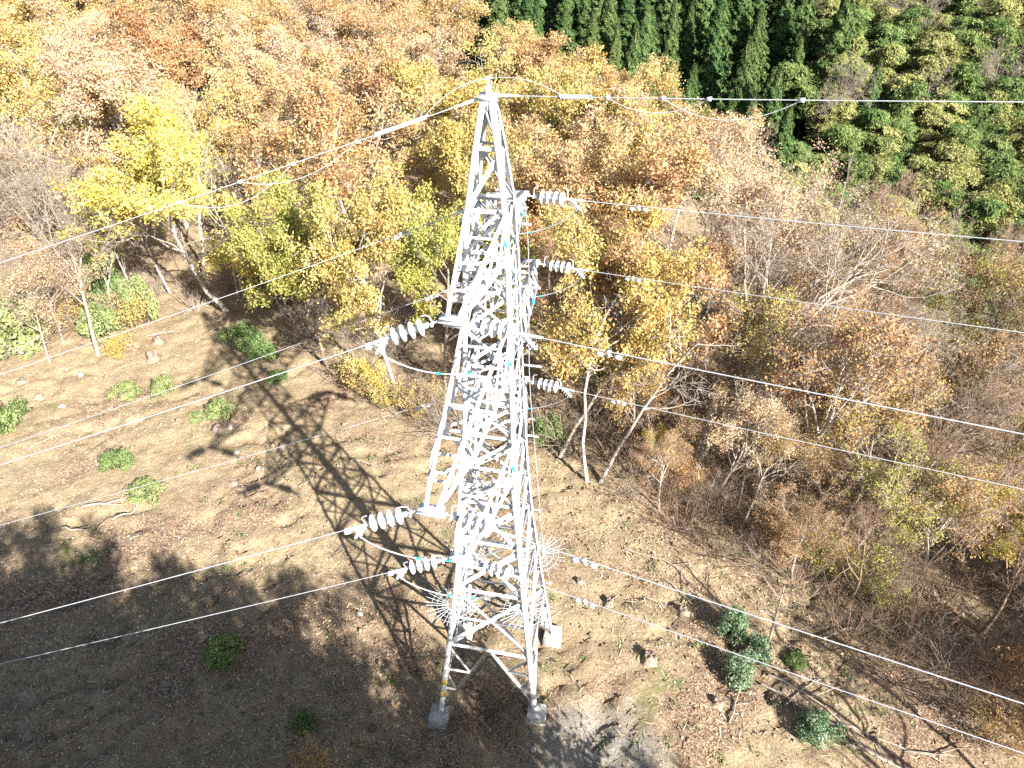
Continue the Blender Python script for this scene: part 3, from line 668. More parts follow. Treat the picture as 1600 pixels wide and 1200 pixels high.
# ------------------------------------------------------------------ the autumn wood behind the clearing
G_WOOD = 'autumn trees of the wood behind the clearing'
TREES = [
 # key, x, y, H, colour, wide, label
 ('full0', -15.6, 22.9, 12.3, 'yellow', .95, 'bright yellow tree with pale leaning trunk at the head of the clearing'),
 ('thin1', -18.6, 27.2, 12.0, 'yellow', .8, 'thin yellow and grey crown just behind the bright yellow tree'),
 ('bare0', -21.0, 18.5, 11.0, None, 1.05, 'big pale leafless tree at the clearing edge beside the green bamboo-like sprays'),
 ('bare0', -24.5, 23.5, 11.5, None, 1.0, 'pale leafless tree behind the big bare one at the picture edge'),
 ('bare0', -27.0, 20.5, 10.5, None, 1.1, 'pale leafless tree cut by the left picture edge'),
 ('thin1', -24.0, 26.5, 11.5, 'tan', 1.0, 'half-bare pinkish tan tree behind the pale leafless ones'),
 ('thin0', -30.5, 25.0, 11.5, 'tan', 1.0, 'half-bare tan tree at the left edge behind the leafless ones'),
 ('thin2', -19.8, 25.2, 8.0, 'yellow', .8, 'small half-bare yellow tree under the pale leafless tree'),
 ('bare1', -12.8, 24.6, 7.6, None, .9, 'grey leafless tree in the dark gap behind the slim pole trunks'),
 ('bare0', -9.8, 22.4, 7.4, None, .9, 'low leafless tree under the orange oak at the forest edge'),
 ('bare1', -15.4, 27.6, 8.6, None, .9, 'grey leafless tree behind the trunk of the bright yellow tree'),
 ('thin1', -24.8, 20.4, 6.0, 'gold', .9, 'low half-bare golden tree at the left edge of the clearing'),
 ('thin2', -22.0, 22.4, 6.4, 'yellowgreen', .9, 'low half-bare yellow-green tree beside the tall bright green spray'),
 ('bare0', -23.0, 17.6, 7.0, None, 1.0, 'smaller pale leafless tree in front of the big one at the left edge'),
 ('full2', -12.6, 62.0, 12.0, 'tan', 1.0, 'tan oak at the back of the wood near the top of the picture'),
 ('full3', -8.0, 57.0, 11.6, 'orange', 1.0, 'orange oak at the back of the wood just left of the first conifers'),
 ('thin2', -26.2, 17.6, 6.5, 'yellow', 1.0, 'pale yellow half-bare tree at the left edge of the clearing'),
 ('thin0', -23.2, 19.4, 7.5, 'tan', 1.0, 'tan half-bare tree amid the pale leafless ones at the left'),
 ('full1', -9.0, 17.6, 10.6, 'yellowgreen', .85, 'yellow-green rounded tree at the clearing edge, midway between pylon and yellow tree'),
 ('full2', -5.2, 15.6, 11.3, 'gold', .82, 'golden orange tree beside the yellow-green one, close behind the upper wires'),
 ('full3', -2.8, 14.6, 10.2, 'yellowgreen', .75, 'yellow-green tree touching the pylon on the clearing side'),
 ('full4', -8.2, 25.8, 12.2, 'orange', .95, 'orange oak behind the yellow-green tree, crossed by the earth wire'),
 ('full0', -3.0, 23.8, 12.0, 'gold', .9, 'golden oak behind the pylon, left of its upper body'),
 ('full1', -14.2, 30.5, 12.2, 'orange', .95, 'orange oak in the second row above the bright yellow tree'),
 ('thin0', -11.6, 25.0, 11.0, 'brown', .85, 'thin brown tree in the dark gap beside the bright yellow tree'),
 ('full2', -21.5, 33.5, 12.5, 'tan', 1.0, 'tan-orange oak in the second row behind the bare trees'),
 ('full4', -27.5, 30.0, 12.5, 'gold', .95, 'golden crown with dark limbs at the upper picture edge'),
 ('full3', -32.5, 36.5, 13.0, 'gold', 1.0, 'large golden oak in the top corner, behind the leafless trees'),
 ('thin2', -27.5, 38.5, 12.5, 'tan', 1.0, 'thinning tan oak behind the golden crown of the top corner'),
 ('full0', -22.0, 41.0, 12.5, 'russet', 1.0, 'russet oak in the third row above the bright yellow tree'),
 ('full1', -15.0, 38.0, 12.5, 'tan', 1.0, 'tan oak in the third row above the second-row orange oak'),
 ('thin0', -12.0, 42.5, 12.5, 'tan', 1.0, 'thinning tan oak with grey limbs in the third row above the earth wire'),
 ('full2', -8.0, 34.5, 12.3, 'orange', 1.0, 'orange oak in the third row above the earth wire fittings'),
 ('full4', -2.0, 33.5, 12.0, 'gold', 1.0, 'golden orange oak directly behind the pylon peak'),
 ('full3', 3.6, 28.2, 11.8, 'gold', .95, 'golden oak just right of the pylon peak'),
 ('full1', -5.0, 43.0, 11.6, 'tan', 1.0, 'tan oak in the fourth row behind the pylon peak'),
 ('full0', 1.6, 40.0, 10.8, 'orange', 1.0, 'orange oak at the wood\'s far rim, behind the golden oak of the peak'),
 ('full2', 3.0, 49.0, 9.6, 'orange', 1.0, 'small orange crown at the rim against the dark conifers'),
 ('full3', 8.2, 38.0, 9.4, 'orange', .95, 'orange-brown oak on the rim under the conifers, beyond the earth wire'),
 ('thin1', 6.0, 44.5, 8.6, 'tan', .9, 'thin tan crown on the rim between two orange oaks'),
 ('full4', 10.4, 30.0, 9.6, 'orange', .95, 'orange oak whose ragged edge meets the festoon loops'),
 ('full1', 3.0, 18.2, 10.8, 'orange', .95, 'deep orange-brown oak beside the pylon at the uppermost insulators'),
 ('full2', 6.8, 20.8, 11.2, 'orange', 1.0, 'orange-tan oak behind the deep orange-brown one'),
 ('full0', 8.6, 25.2, 11.0, 'tan', .95, 'tan oak between the ragged-edged oak and the twiggy crowns'),
 ('full3', 4.3, 11.8, 10.2, 'gold', .80, 'golden oak beside the pylon at the middle insulators'),
 ('full4', 6.6, 12.6, 9.8, 'orange', .80, 'orange-gold tree next to the big leaning bare tree'),
 ('thin0', 2.4, 14.6, 9.6, 'brown', .7, 'sparse brown tree half hidden behind the pylon, right side'),
 ('thin1', 10.4, 18.0, 11.0, 'tan', .95, 'thin straw coloured crown rising behind the leaning bare tree'),
 ('thin2', 11.6, 22.8, 10.6, 'tan', .95, 'thin tan crown on the rim, left of the brown twiggy crowns'),
]
for k, x, y, H, col, wd, lab in TREES:
    plant(k, x, y, H, 'bare_tree' if col is None else 'autumn_tree', lab, 'tree', col, G_WOOD, wide=wd, lean=(random.uniform(-.06, .06), random.uniform(-.06, .06)))
# the deep part of the wood that fills the top of the picture
k = 0
for yy in (48, 56, 65, 75, 86):
    for xx in np.arange(-62, -4 if yy < 60 else -9, 7.6):
        x = xx + random.uniform(-1.6, 1.6) + (3.5 if k % 2 else 0); y = yy + random.uniform(-1.8, 1.8)
        if x < -(y + 13) * .80 - 4 or edge_dist(np.array([x]), np.array([y]))[0] > 2 or (y < 50 and x > -9): continue
        col = random.choice(['orange', 'tan', 'tan', 'orange', 'tan', 'gold', 'orange', 'russet'])
        if yy == 48 and x < -34: col = 'gold'
        plant(random.choice(['full0', 'full1', 'full2', 'full3', 'full4', 'thin0', 'thin2']), x, y, random.uniform(11.5, 13.5), 'autumn_tree',
              {'orange': 'orange oak', 'tan': 'tan oak', 'russet': 'russet oak', 'gold': 'golden oak'}[col] + ' deep in the wood along the top of the picture', 'tree', col, 'crowns deep in the autumn wood', wide=random.uniform(.95, 1.1))
    k += 1
# slim pale trunks in the gap beside the yellow tree
for i, (x, y, H, ln, lab) in enumerate([(-15.6, 24.6, 8.2, .10, 'slim pale pole trunk nearest the bright yellow tree'), (-14.6, 25.6, 8.0, -.05, 'slim pale pole trunk, second from the bright yellow tree'), (-13.7, 24.2, 7.6, .16, 'slim leaning pole trunk, third from the bright yellow tree'),
        (-12.4, 22.3, 6.2, -.20, 'slim bare stem leaning left at the forest edge above the big green shrub'), (-11.8, 22.0, 6.0, .05, 'slim upright bare stem at the forest edge above the big green shrub'), (-11.2, 22.4, 6.4, .18, 'slim bare stem leaning right at the forest edge above the big green shrub'), (-19.6, 22.4, 5.6, -.28, 'slim crooked stem leaning out over the clearing below the yellow tree')]):
    plant('pole', x, y, H, 'bare_tree', lab, 'tree', None, 'slim stems in the forest gap', lean=(-.06, ln))

# ------------------------------------------------------------------ the thin leafless wood on the right slope
G_RIGHT = 'trees of the leafless wood on the right slope'
RIGHT = [
 ('lean', 7.5, 8.2, 13.5, None, 1.0, (-.38, .34), 'bare_tree', 'big leafless tree leaning away over the slope with a thick pale trunk'),
 ('bare2', 14.6, 17.5, 10.5, None, 1.15, (-.1, .1), 'bare_tree', 'brown twiggy leafless crown on the rim below the bamboo'),
 ('bare2', 18.6, 19.0, 10.0, None, 1.05, (0, .1), 'bare_tree', 'brown twiggy leafless crown on the rim, next towards the picture edge'),
 ('bare2', 12.6, 25.0, 10.5, None, 1.05, (0, 0), 'bare_tree', 'brown twiggy leafless crown on the rim below the lone bare tree'),
 ('bare2', 22.8, 15.6, 9.8, None, .95, (0, .1), 'bare_tree', 'reddish twiggy leafless crown at the right picture edge'),
 ('thin2', 10.0, 14.6, 10.4, 'tan', .95, (0, 0), 'autumn_tree', 'pale tan half-bare tree behind the leaning trunk'),
 ('bare1', 9.4, 12.2, 9.5, None, .9, (0, .1), 'bare_tree', 'slender grey bare tree with forked limbs before the tan half-bare tree'),
 ('thin0', 13.8, 13.0, 9.0, 'brown', .95, (0, .12), 'autumn_tree', 'brown half-bare tree under the middle right conductor'),
 ('thin1', 18.4, 11.4, 10.0, 'olive', .85, (0, .1), 'autumn_tree', 'olive-leaved dark trunked tree at the right picture edge'),
 ('thin0', 20.4, 9.0, 9.0, 'olive', .75, (0, .15), 'autumn_tree', 'olive-leaved leaning tree below the edge, with black trunks'),
 ('thin2', 10.6, 7.4, 7.6, 'brown', 1.0, (0, .1), 'autumn_tree', 'sparse orange-brown tree in the middle of the thicket'),
 ('thin0', 8.8, 5.6, 6.0, 'brown', .95, (0, .1), 'autumn_tree', 'sparse brown shrubby tree at the lower rim of the thicket'),
 ('thin1', 12.6, 9.6, 7.6, 'brown', .95, (0, .1), 'autumn_tree', 'sparse brown tree behind the orange-brown thicket tree'),
 ('thin1', 12.4, 4.4, 5.2, 'yellowgreen', .95, (0, .15), 'autumn_tree', 'sparse yellow-green tree low in the thicket above the trunk shadows'),
 ('full3', 15.0, 4.2, 3.8, 'yellow', .7, (0, .2), 'autumn_tree', 'small yellow leaved tree in the thicket near the right edge'),
 ('thin2', 16.0, 7.6, 6.4, 'orange', .8, (0, .2), 'autumn_tree', 'small orange topped tree in the thicket under the lower right conductor'),
 ('bare0', 17.6, 6.4, 7.0, None, .9, (0, .2), 'bare_tree', 'white limbed leafless tree in the thicket at the right edge'),
 ('bare2', 14.2, 6.8, 6.6, None, 1.0, (0, .2), 'bare_tree', 'reddish-brown leafless tree in the middle of the thicket'),
 ('bare2', 11.6, 2.4, 4.2, None, 1.0, (0, .1), 'bare_tree', 'low leafless tree in front of the yellow-green thicket tree'),
 ('bare2', 15.8, 1.6, 5.0, None, 1.1, (0, .2), 'bare_tree', 'leafless reddish tree above the shaded corner of the thicket'),
 ('thin1', 17.4, 1.6, 4.6, 'russet', .9, (0, .2), 'autumn_tree', 'dark russet shrubby tree at the right edge of the thicket'),
 ('thin0', 15.8, -2.4, 3.6, 'russet', .9, (0, .2), 'autumn_tree', 'russet shrubby tree in the lower right corner'),
 ('thin1', 12.2, 15.6, 9.6, 'tan', 1.0, (-.05, .1), 'autumn_tree', 'pinkish tan half-bare tree beyond the leaning tree, below the rim'),
 ('bare2', 16.4, 14.2, 9.0, None, 1.1, (-.05, .15), 'bare_tree', 'wide brown leafless tree on the slope under the bamboo'),
 ('bare1', 11.4, 10.6, 8.6, None, 1.1, (-.05, .2), 'bare_tree', 'grey leafless tree just below the crown of the leaning tree'),
 ('thin2', 8.4, 9.8, 8.2, 'gold', .9, (0, .1), 'autumn_tree', 'half-bare golden tree beside the thick leaning trunk'),
 ('thin0', 15.6, 10.8, 8.0, 'olive', 1.0, (0, .15), 'autumn_tree', 'olive-brown half-bare tree between thicket and right edge'),
 ('thin2', 19.6, 14.2, 8.6, 'brown', 1.0, (0, .15), 'autumn_tree', 'brown half-bare tree near the right edge, above the olive trees'),
 ('bare0', 12.8, 7.4, 7.4, None, 1.05, (0, .2), 'bare_tree', 'silvery leafless tree behind the sparse orange-brown one'),
 ('thin1', 10.2, 3.6, 4.6, 'brown', 1.05, (0, .1), 'autumn_tree', 'low brown sprawling tree at the thicket corner nearest the pylon'),
 ('thin2', 14.0, 3.0, 4.8, 'brown', 1.0, (0, .2), 'autumn_tree', 'low brown tree beside the small yellow leaved one'),
 ('bare2', 13.4, 5.0, 5.4, None, 1.1, (0, .2), 'bare_tree', 'reddish leafless sprawling tree above the yellow-green thicket tree'),
 ('bare1', 18.8, 6.2, 7.4, None, 1.0, (0, .2), 'bare_tree', 'grey leafless leaning tree at the right edge above the shaded corner'),
 ('bare2', 17.6, 4.0, 5.6, None, 1.1, (0, .2), 'bare_tree', 'dark leafless bushy tree in the shaded right edge'),
 ('bare0', 9.0, 6.8, 6.4, None, .95, (0, .1), 'bare_tree', 'pale leafless tree among brush below the leaning trunk'),
 ('bare2', 6.4, 10.2, 7.2, None, .95, (0, .1), 'bare_tree', 'brown leafless tree behind the white-barked pair'),
 ('thin0', 5.2, 9.6, 6.6, 'gold', .8, (0, .1), 'autumn_tree', 'slender golden half-bare tree between white-barked pair and leaning trunk'),
 ('bare1', 21.8, 10.6, 8.6, None, 1.0, (0, .15), 'bare_tree', 'grey leafless tree cut by the right edge'),
 ('bare0', 20.4, 11.6, 7.6, None, 1.1, (0, .15), 'bare_tree', 'white limbed leafless tree under the olive trees at the right edge'),
 ('bare2', 22.6, 8.2, 7.0, None, 1.1, (0, .15), 'bare_tree', 'dark twiggy leafless tree at the right edge below the lowest far conductor'),
 ('thin2', 23.4, 12.2, 8.4, 'olive', 1.0, (0, .1), 'autumn_tree', 'olive-leaved tree at the right edge below the rim'),
 ('bare1', 17.6, 8.8, 7.2, None, 1.05, (0, .2), 'bare_tree', 'grey leafless tree between thicket and olive trees'),
 ('thin1', 20.2, 5.6, 6.0, 'olive', .9, (0, .15), 'autumn_tree', 'low olive half-bare tree at the shaded right edge'),
 ('thin0', 11.0, 9.0, 7.8, 'tan', 1.0, (0, .15), 'autumn_tree', 'tan half-bare tree in the heart of the right wood'),
 ('thin1', 14.2, 15.8, 9.4, 'tan', 1.0, (-.05, .1), 'autumn_tree', 'straw-tan half-bare tree under the rim, amid twiggy crowns'),
 ('thin2', 17.2, 16.6, 9.2, 'brown', 1.0, (-.05, .1), 'autumn_tree', 'brown half-bare tree under the rim near the bamboo'),
 ('thin2', 8.0, 7.0, 6.0, 'tan', .9, (0, .1), 'autumn_tree', 'tan half-bare shrubby tree behind the thicket corner'),
 ('thin0', 13.0, 6.2, 6.0, 'gold', .95, (0, .15), 'autumn_tree', 'dull golden half-bare tree in the thicket'),
 ('full3', 17.4, 2.6, 3.6, 'orange', .8, (0, .2), 'autumn_tree', 'orange leafed small tree at the right edge above the shaded corner'),
 ('thin1', 18.8, 7.2, 6.0, 'gold', .9, (0, .15), 'autumn_tree', 'golden half-bare tree near the right edge of the thicket'),
 ('pole', 2.3, 9.6, 7.6, None, 1.2, (0, .16), 'bare_tree', 'thick bare stem leaning at the forest edge just right of the pylon'),
 ('pole', 3.4, 8.0, 8.4, None, 1.0, (0, -.02), 'bare_tree', 'slim white-barked stem at the forest edge, left one of the pair'),
 ('pole', 3.8, 8.0, 8.4, None, 1.0, (0, .12), 'bare_tree', 'slim white-barked stem at the forest edge, right one of the pair'),
 ('sapling', 8.4, .7, 4.0, None, .9, (-.1, .10), 'bare_tree', 'lone bare sapling standing between thicket and green saplings'),
 ('full4', 5.9, 8.0, 3.0, 'yellow', .5, (0, 0), 'autumn_tree', 'small bright yellow sapling inside the brush beside the leaning trunk'),
 ('thin1', 6.0, 6.6, 4.8, 'brown', .8, (0, .1), 'autumn_tree', 'thin brown shrubby tree at the forest edge below the leaning trunk'),
]
for k, x, y, H, col, wd, ln, nm, lab in RIGHT:
    if x > 10.5 and y < 9: H *= 1.28; wd *= .95
    plant(k, x, y, H, nm, lab, 'tree', col, G_RIGHT, wide=wd, lean=ln, bark='bark_dark' if 'dark trunk' in lab or 'black trunk' in lab else None)
# leafless brush along the forest edges
BR = [(1.8, 11.0), (2.8, 10.4), (4.6, 9.2), (5.4, 8.4), (4.9, 7.2), (6.2, 7.2), (6.6, 5.6), (7.4, 6.6), (7.6, 4.6), (8.2, 6.6), (9.2, 4.2), (8.9, 8.0), (10.2, 3.4), (10.4, 5.6), (11.6, 6.2), (11.2, 1.2), (12.6, 2.4), (13.4, 3.6), (13.0, 1.0), (14.0, .2),
      (14.8, 2.6), (16.6, 3.4), (16.8, .2), (15.0, -1.2), (13.6, -.8), (16.6, 5.2), (18.6, 4.6), (19.0, 7.4), (15.2, 9.0), (13.4, 11.4), (16.8, 10.4), (18.0, 2.8), (17.4, -1.8), (14.4, 5.2), (12.0, 8.0), (9.6, 9.8), (7.2, 10.4), (5.2, 10.8), (3.6, 12.4)]
BR += [(19.2, 10.0), (20.8, 9.2), (21.8, 10.8), (18.4, 12.4), (20.0, 13.0), (22.2, 6.6), (20.6, 7.2), (19.6, 8.6), (17.2, 12.2), (14.8, 11.8), (19.4, 3.4), (18.6, .8), (16.0, 12.8), (12.2, 13.0), (15.4, -.2), (12.0, -.2)]
for i, (x, y) in enumerate(BR):
    plant(f'brush{i % 3}', x, y, random.uniform(1.7, 2.7), 'leafless_bush', 'leafless brown twiggy bush in the thicket right of the pylon', 'bush', None, 'leafless brush of the thicket', wide=random.uniform(1.0, 1.4))
BL = [(-4.0, 14.0), (-3.2, 13.0), (-4.8, 13.6), (-2.2, 12.2), (-1.2, 11.8), (.2, 11.4), (-6.2, 15.0), (-9.4, 18.6), (-10.4, 20.0), (-8.4, 19.8), (-7.2, 17.2), (-13.0, 25.8), (-10.2, 23.6), (-17.6, 23.0), (-14.0, 23.2), (-21.6, 22.6), (-23.2, 20.8), (-20.4, 24.8)]
BL += [(-12.4, 24.0), (-11.2, 24.8), (-15.2, 26.2), (-16.4, 25.4), (-9.2, 22.0), (-8.6, 21.0), (-7.6, 20.6), (-6.4, 18.2), (-10.8, 21.4), (-18.8, 25.6), (-22.4, 24.6), (-24.6, 22.2), (-26.4, 23.2), (-25.4, 18.0), (-5.4, 17.8), (-1.8, 14.4), (-12.8, 27.4), (-21.8, 21.2)]
for i, (x, y) in enumerate(BL):
    plant(f'brush{i % 3}', x, y, random.uniform(1.8, 3.2), 'leafless_bush', 'leafless tan twiggy bush along the forest edge behind the clearing', 'bush', None, 'leafless brush behind the clearing', wide=random.uniform(1.0, 1.3), bark='bark')
LB = [('leafbrush0', -6.4, 14.6, 2.3, 'yellow', 'yellow leaved bush at the forest edge behind the camera-side upper insulators'), ('leafbrush1', -5.2, 14.0, 1.9, 'yellow', 'smaller yellow leaved bush between the larger one and the pylon'), ('leafbrush1', -3.6, 13.4, 2.0, 'gold', 'straw-gold leaved bush against the pylon foot of the wood'),
      ('leafbrush0', -19.6, 18.1, 1.5, 'yellow', 'small solitary yellow plant on the clearing beside the pale stump'), ('leafbrush0', -23.4, 20.4, 2.5, 'gold', 'golden bush below the big bare tree at the clearing edge'), ('leafbrush1', -20.2, 20.8, 2.6, 'gold', 'golden bush in front of the green sprays at the clearing edge'),
      ('leafbrush0', 7.0, 7.6, 1.8, 'russet', 'russet leaved bush under the leaning trunk'), ('leafbrush1', 12.8, 3.0, 2.2, 'yellowgreen', 'yellow-green leaved bush at the foot of the thicket'), ('leafbrush0', 9.8, 4.6, 2.0, 'brown', 'brown leaved bush at the lower rim of the thicket'), ('leafbrush1', 11.2, 4.4, 2.2, 'yellowgreen', 'pale olive bush between thicket trees'),
      ('leafbrush0', 16.0, -.4, 2.2, 'russet', 'dark russet bush in the shaded corner of the thicket'), ('leafbrush1', 14.4, -2.0, 1.8, 'brown', 'brown bush at the lower right corner'), ('leafbrush1', -5.3, -2.7, 1.35, 'orange', 'round orange bush at the bottom edge in the shade')]
for k, x, y, H, col, lab in LB: plant(k, x, y, H, 'leafy_bush', lab, 'bush', col, wide=.95)
# evergreen shrubs on the clearing
SH = [(-13.8, 19.4, 1.55, 1.25, 'green', 'largest glossy green shrub on the clearing at the forest edge'), (-12.4, 18.2, 1.2, 1.0, 'green', 'green shrub joined to the lower side of the largest shrub'), (-11.0, 16.1, .62, .62, 'green', 'tiny green shrub at the top of the pylon shadow'),
      (-18.0, 14.8, .95, .85, 'brightgreen', 'pale green shrub, left one of the pair on the clearing'), (-16.3, 15.2, 1.15, .75, 'brightgreen', 'pale green shrub, right one of the pair on the clearing'), (-12.9, 13.3, .95, .8, 'brightgreen', 'pale green shrub beside a black root hollow, near the pylon shadow'), (-13.9, 12.9, .5, .5, 'brightgreen', 'tiny pale shrub at the foot of the one by the root hollow'),
      (-16.2, 9.9, 1.05, .8, 'green', 'vivid green round shrub throwing a black shadow on the lower clearing'), (-14.4, 8.3, .85, .85, 'brightgreen', 'pale green shrub right below the vivid round one'), (-22.6, 12.6, 1.7, 1.35, 'green', 'large green shrub cut by the left picture edge'), (-8.9, 1.0, 1.0, .85, 'green', 'dark green shrub alone in the shaded slope'), (-5.8, -1.3, .7, .45, 'green', 'small green plant in the shade near the bottom edge'),
      (-25.5, 19.2, 3.4, 2.2, 'brightgreen', 'large pale green bush at the left edge below the bare trees'), (-19.8, 21.6, 3.6, 1.1, 'brightgreen', 'tall bright green spray at the clearing edge'), (-21.4, 20.2, 2.2, 1.3, 'brightgreen', 'low bright green spray at the clearing edge'), (-22.8, 23.6, 4.2, 1.5, 'green', 'dark green evergreen among the bare trees'), (-13.8, 25.2, 2.6, 1.8, 'green', 'dark green evergreen behind the slim pole trunks'),
      (7.4, 1.2, 1.5, .55, 'bluegreen', 'upper glossy evergreen sapling of the pair on the right slope'), (7.9, .5, 1.1, .62, 'bluegreen', 'middle glossy evergreen sapling between upper and lower ones'), (7.2, -.3, 1.3, .62, 'bluegreen', 'lower glossy evergreen sapling of the pair on the right slope'), (9.3, .4, .6, .42, 'green', 'thin green seedling right of the lone bare sapling'), (9.1, -2.0, 1.1, .72, 'bluegreen', 'round glossy evergreen shrub near the bottom edge on the right'),
      (1.9, 10.4, 1.9, .9, 'green', 'dark green evergreen at the forest edge beside the pylon rope'), (4.6, 15.5, 3.0, 1.6, 'green', 'dark green evergreen deep behind the middle insulators')]
for i, (x, y, H, r, col, lab) in enumerate(SH):
    tm, lm, top = PROTO[f'dome{i % 3}']
    e = empty('evergreen_shrub', (x, y, gz(x, y) - .03)); e.scale = (r, r, H / 1.35); e.rotation_euler = (0, 0, random.uniform(0, 6.28)); tag(e, label=lab, cat='shrub', group='evergreen shrubs')
    link('stems', tm, e); c = link('foliage', lm, e); c.material_slots[0].link = 'OBJECT'; c.material_slots[0].material = M[col]

# ------------------------------------------------------------------ far slope: conifers and bamboo
def conifer_proto(seed, H=15.0, n=12000):
    rng = np.random.default_rng(seed)
    t = rng.random(n) ** .75; z = H * (.16 + .84 * t)
    prof = (3.0 * (1 - t) ** .85 + .08) * (.9 + .12 * np.sin(t * 40 + seed))
    a = rng.random(n) * 6.283
    lump = .82 + .30 * np.sin(a * 4 + np.floor(t * 13) * 2.4) * np.cos(t * 29 + a * 2)
    r = prof * lump * rng.uniform(.6, 1.0, n) ** .5
    c = np.stack([r * np.cos(a), r * np.sin(a), z - .25 * r], -1)
    nr = np.stack([np.cos(a), np.sin(a), np.full(n, .45)], -1) + rng.normal(size=(n, 3)) * .45
    td = np.stack([np.cos(a) * .5, np.sin(a) * .5, np.full(n, .8)], -1) + rng.normal(size=(n, 3)) * .3
    v, f = rhombs(c, nr, rng.uniform(.28, .60, n), .42, rng, td)
    lv = np.clip(rng.random(n) * .75 + .25 * rng.random() , 0, 1)
    P, Rd = grow(np.array([[0, 0, -.5]]), np.array([[0, 0, 1.]]), np.array([H]), np.array([.22]), 8, .01, 0, rng, .15)
    wv, wf = tubes(P, Rd, 7)
    return wv, wf, v, f, lv
CON = []
for i in range(4):
    wv, wf, v, f, lv = conifer_proto(200 + i)
    CON.append((new_mesh('trunk', wv, [wf], M['bark_brown'], True), new_mesh('crown', v, [f], M['conifer'], lv=lv)))
cnt = 0
for j, yy in enumerate(np.arange(60, 106, 4.6)):
    for xx in np.arange(-12, 52, 4.5):
        x = xx + random.uniform(-1.1, 1.1) + (1.8 if j % 2 else 0); y = yy + random.uniform(-1.2, 1.2)
        if x > 33 + .33 * (y - 74) or x < -.075 * (y + 13) - 3: continue
        if edge_dist(np.array([x]), np.array([y]))[0] < 11: continue
        if y > 92 and random.random() < .3: continue
        e = empty('conifer_tree', (x, y, gz(x, y) - .2)); s = random.uniform(.66, 1.05); w = random.uniform(.88, 1.12)
        e.scale = (w, w, s); e.rotation_euler = (random.uniform(-.03, .03), random.uniform(-.03, .03), random.uniform(0, 6.28))
        tag(e, 'dark green pointed conifer in the plantation on the far slope', 'conifer', 'conifers of the far slope')
        a, b = CON[cnt % 4]; link('trunk', a, e); link('crown', b, e); cnt += 1
def lone_conifer(x, y, s, lab):
    e = empty('conifer_tree', (x, y, gz(x, y) - .2)); e.scale = (s * 1.1, s * 1.1, s); tag(e, lab, 'conifer', 'conifers of the far slope'); link('trunk', CON[0][0], e); link('crown', CON[0][1], e)
lone_conifer(38.5, 79, 1.15, 'tall pointed conifer standing clear beside the bamboo')
lone_conifer(41.5, 74, .8, 'smaller conifer between bamboo and the lone leafless tree')
lone_conifer(52.5, 70, .62, 'small dark conifer surrounded by bamboo')
# bamboo
def bamboo_proto(seed, H=9.0, n=8400):
    rng = np.random.default_rng(seed)
    parts, cs, ns, ts, lvs = [], [], [], [], []
    a = rng.random() * 6.283; bend = rng.uniform(.14, .30)
    s = np.linspace(0, 1, 12); cx = bend * H * s ** 3
    P = np.stack([cx * math.cos(a), cx * math.sin(a), H * (s - .12 * s ** 4)], -1)[None]; Rd = (.055 * (1 - .8 * s))[None]
    parts.append(tubes(P, Rd, 5))
    m = 70; tb = .36 + .64 * rng.random(m) ** .8
    f = tb * 11; i = np.minimum(f.astype(int), 10); w = (f - i)[:, None]; p = P[0][i] * (1 - w) + P[0][i + 1] * w
    az = rng.random(m) * 6.283; d = np.stack([np.cos(az), np.sin(az), np.full(m, .75)], -1)
    L = 1.75 * np.sqrt(np.clip(1 - ((tb - .66) / .40) ** 2, .12, 1)) * rng.uniform(.75, 1.2, m)
    B, Br = grow(p, d, L, np.full(m, .010), 6, .08, -.26, rng, .4); parts.append(tubes(B, Br, 3))
    k = n // m
    for b in range(m):
        t = rng.random(k) ** .75 * 5; ii = np.minimum(t.astype(int), 4); ww = (t - ii)[:, None]
        q = B[b][ii] * (1 - ww) + B[b][ii + 1] * ww + rng.normal(size=(k, 3)) * np.array([.20, .20, .12])
        out = norm(B[b][-1] - B[b][0])
        cs.append(q); ts.append(out + np.array([0, 0, -.6]) + rng.normal(size=(k, 3)) * .45)
        ns.append(np.array([.1, -.2, .9]) + out * .35 + rng.normal(size=(k, 3)) * .4); lvs.append(np.clip(rng.random() * .4 + rng.random(k) * .6, 0, 1))
    c = np.concatenate(cs); v, fc = rhombs(c, np.concatenate(ns), rng.uniform(.18, .40, len(c)), .30, rng, np.concatenate(ts))
    wv, wf = join(parts)
    return wv, wf, v, fc, np.concatenate(lvs)
BAM = []
for i in range(5):
    wv, wf, v, f, lv = bamboo_proto(300 + i)
    BAM.append((new_mesh('culm', wv, [wf], M['culm'], True), new_mesh('foliage', v, [f], M['bamboo_a'], lv=lv)))
pos = []
for yy in np.arange(46, 122, 2.9):
    for xx in np.arange(28, 96, 3.0):
        x = xx + random.uniform(-1.2, 1.2); y = yy + random.uniform(-1.2, 1.2)
        if x < 34 + .33 * (y - 74) + (4 if y < 66 else 0) * 0 or x > .72 * (y + 13) + 5: continue
        if edge_dist(np.array([x]), np.array([y]))[0] < 9: continue
        if y > 88 and random.random() < .35: continue
        pos.append((x, y))
random.shuffle(pos)
for i, (x, y) in enumerate(pos[:330]):
    e = empty('bamboo_plant', (x, y, gz(x, y) - .2)); s = random.uniform(.85, 1.25); e.scale = (s * 1.12, s * 1.12, s); e.rotation_euler = (0, 0, random.uniform(0, 6.28))
    pale = random.random() < .58
    tag(e, ('pale yellow-green' if pale else 'deep green') + ' feathery bamboo plume in the grove on the far slope', 'bamboo', 'bamboo grove of the far slope')
    a, b = BAM[i % 5]; link('culm', a, e); c = link('foliage', b, e); c.material_slots[0].link = 'OBJECT'; c.material_slots[0].material = M['bamboo_a' if pale else 'bamboo_b']
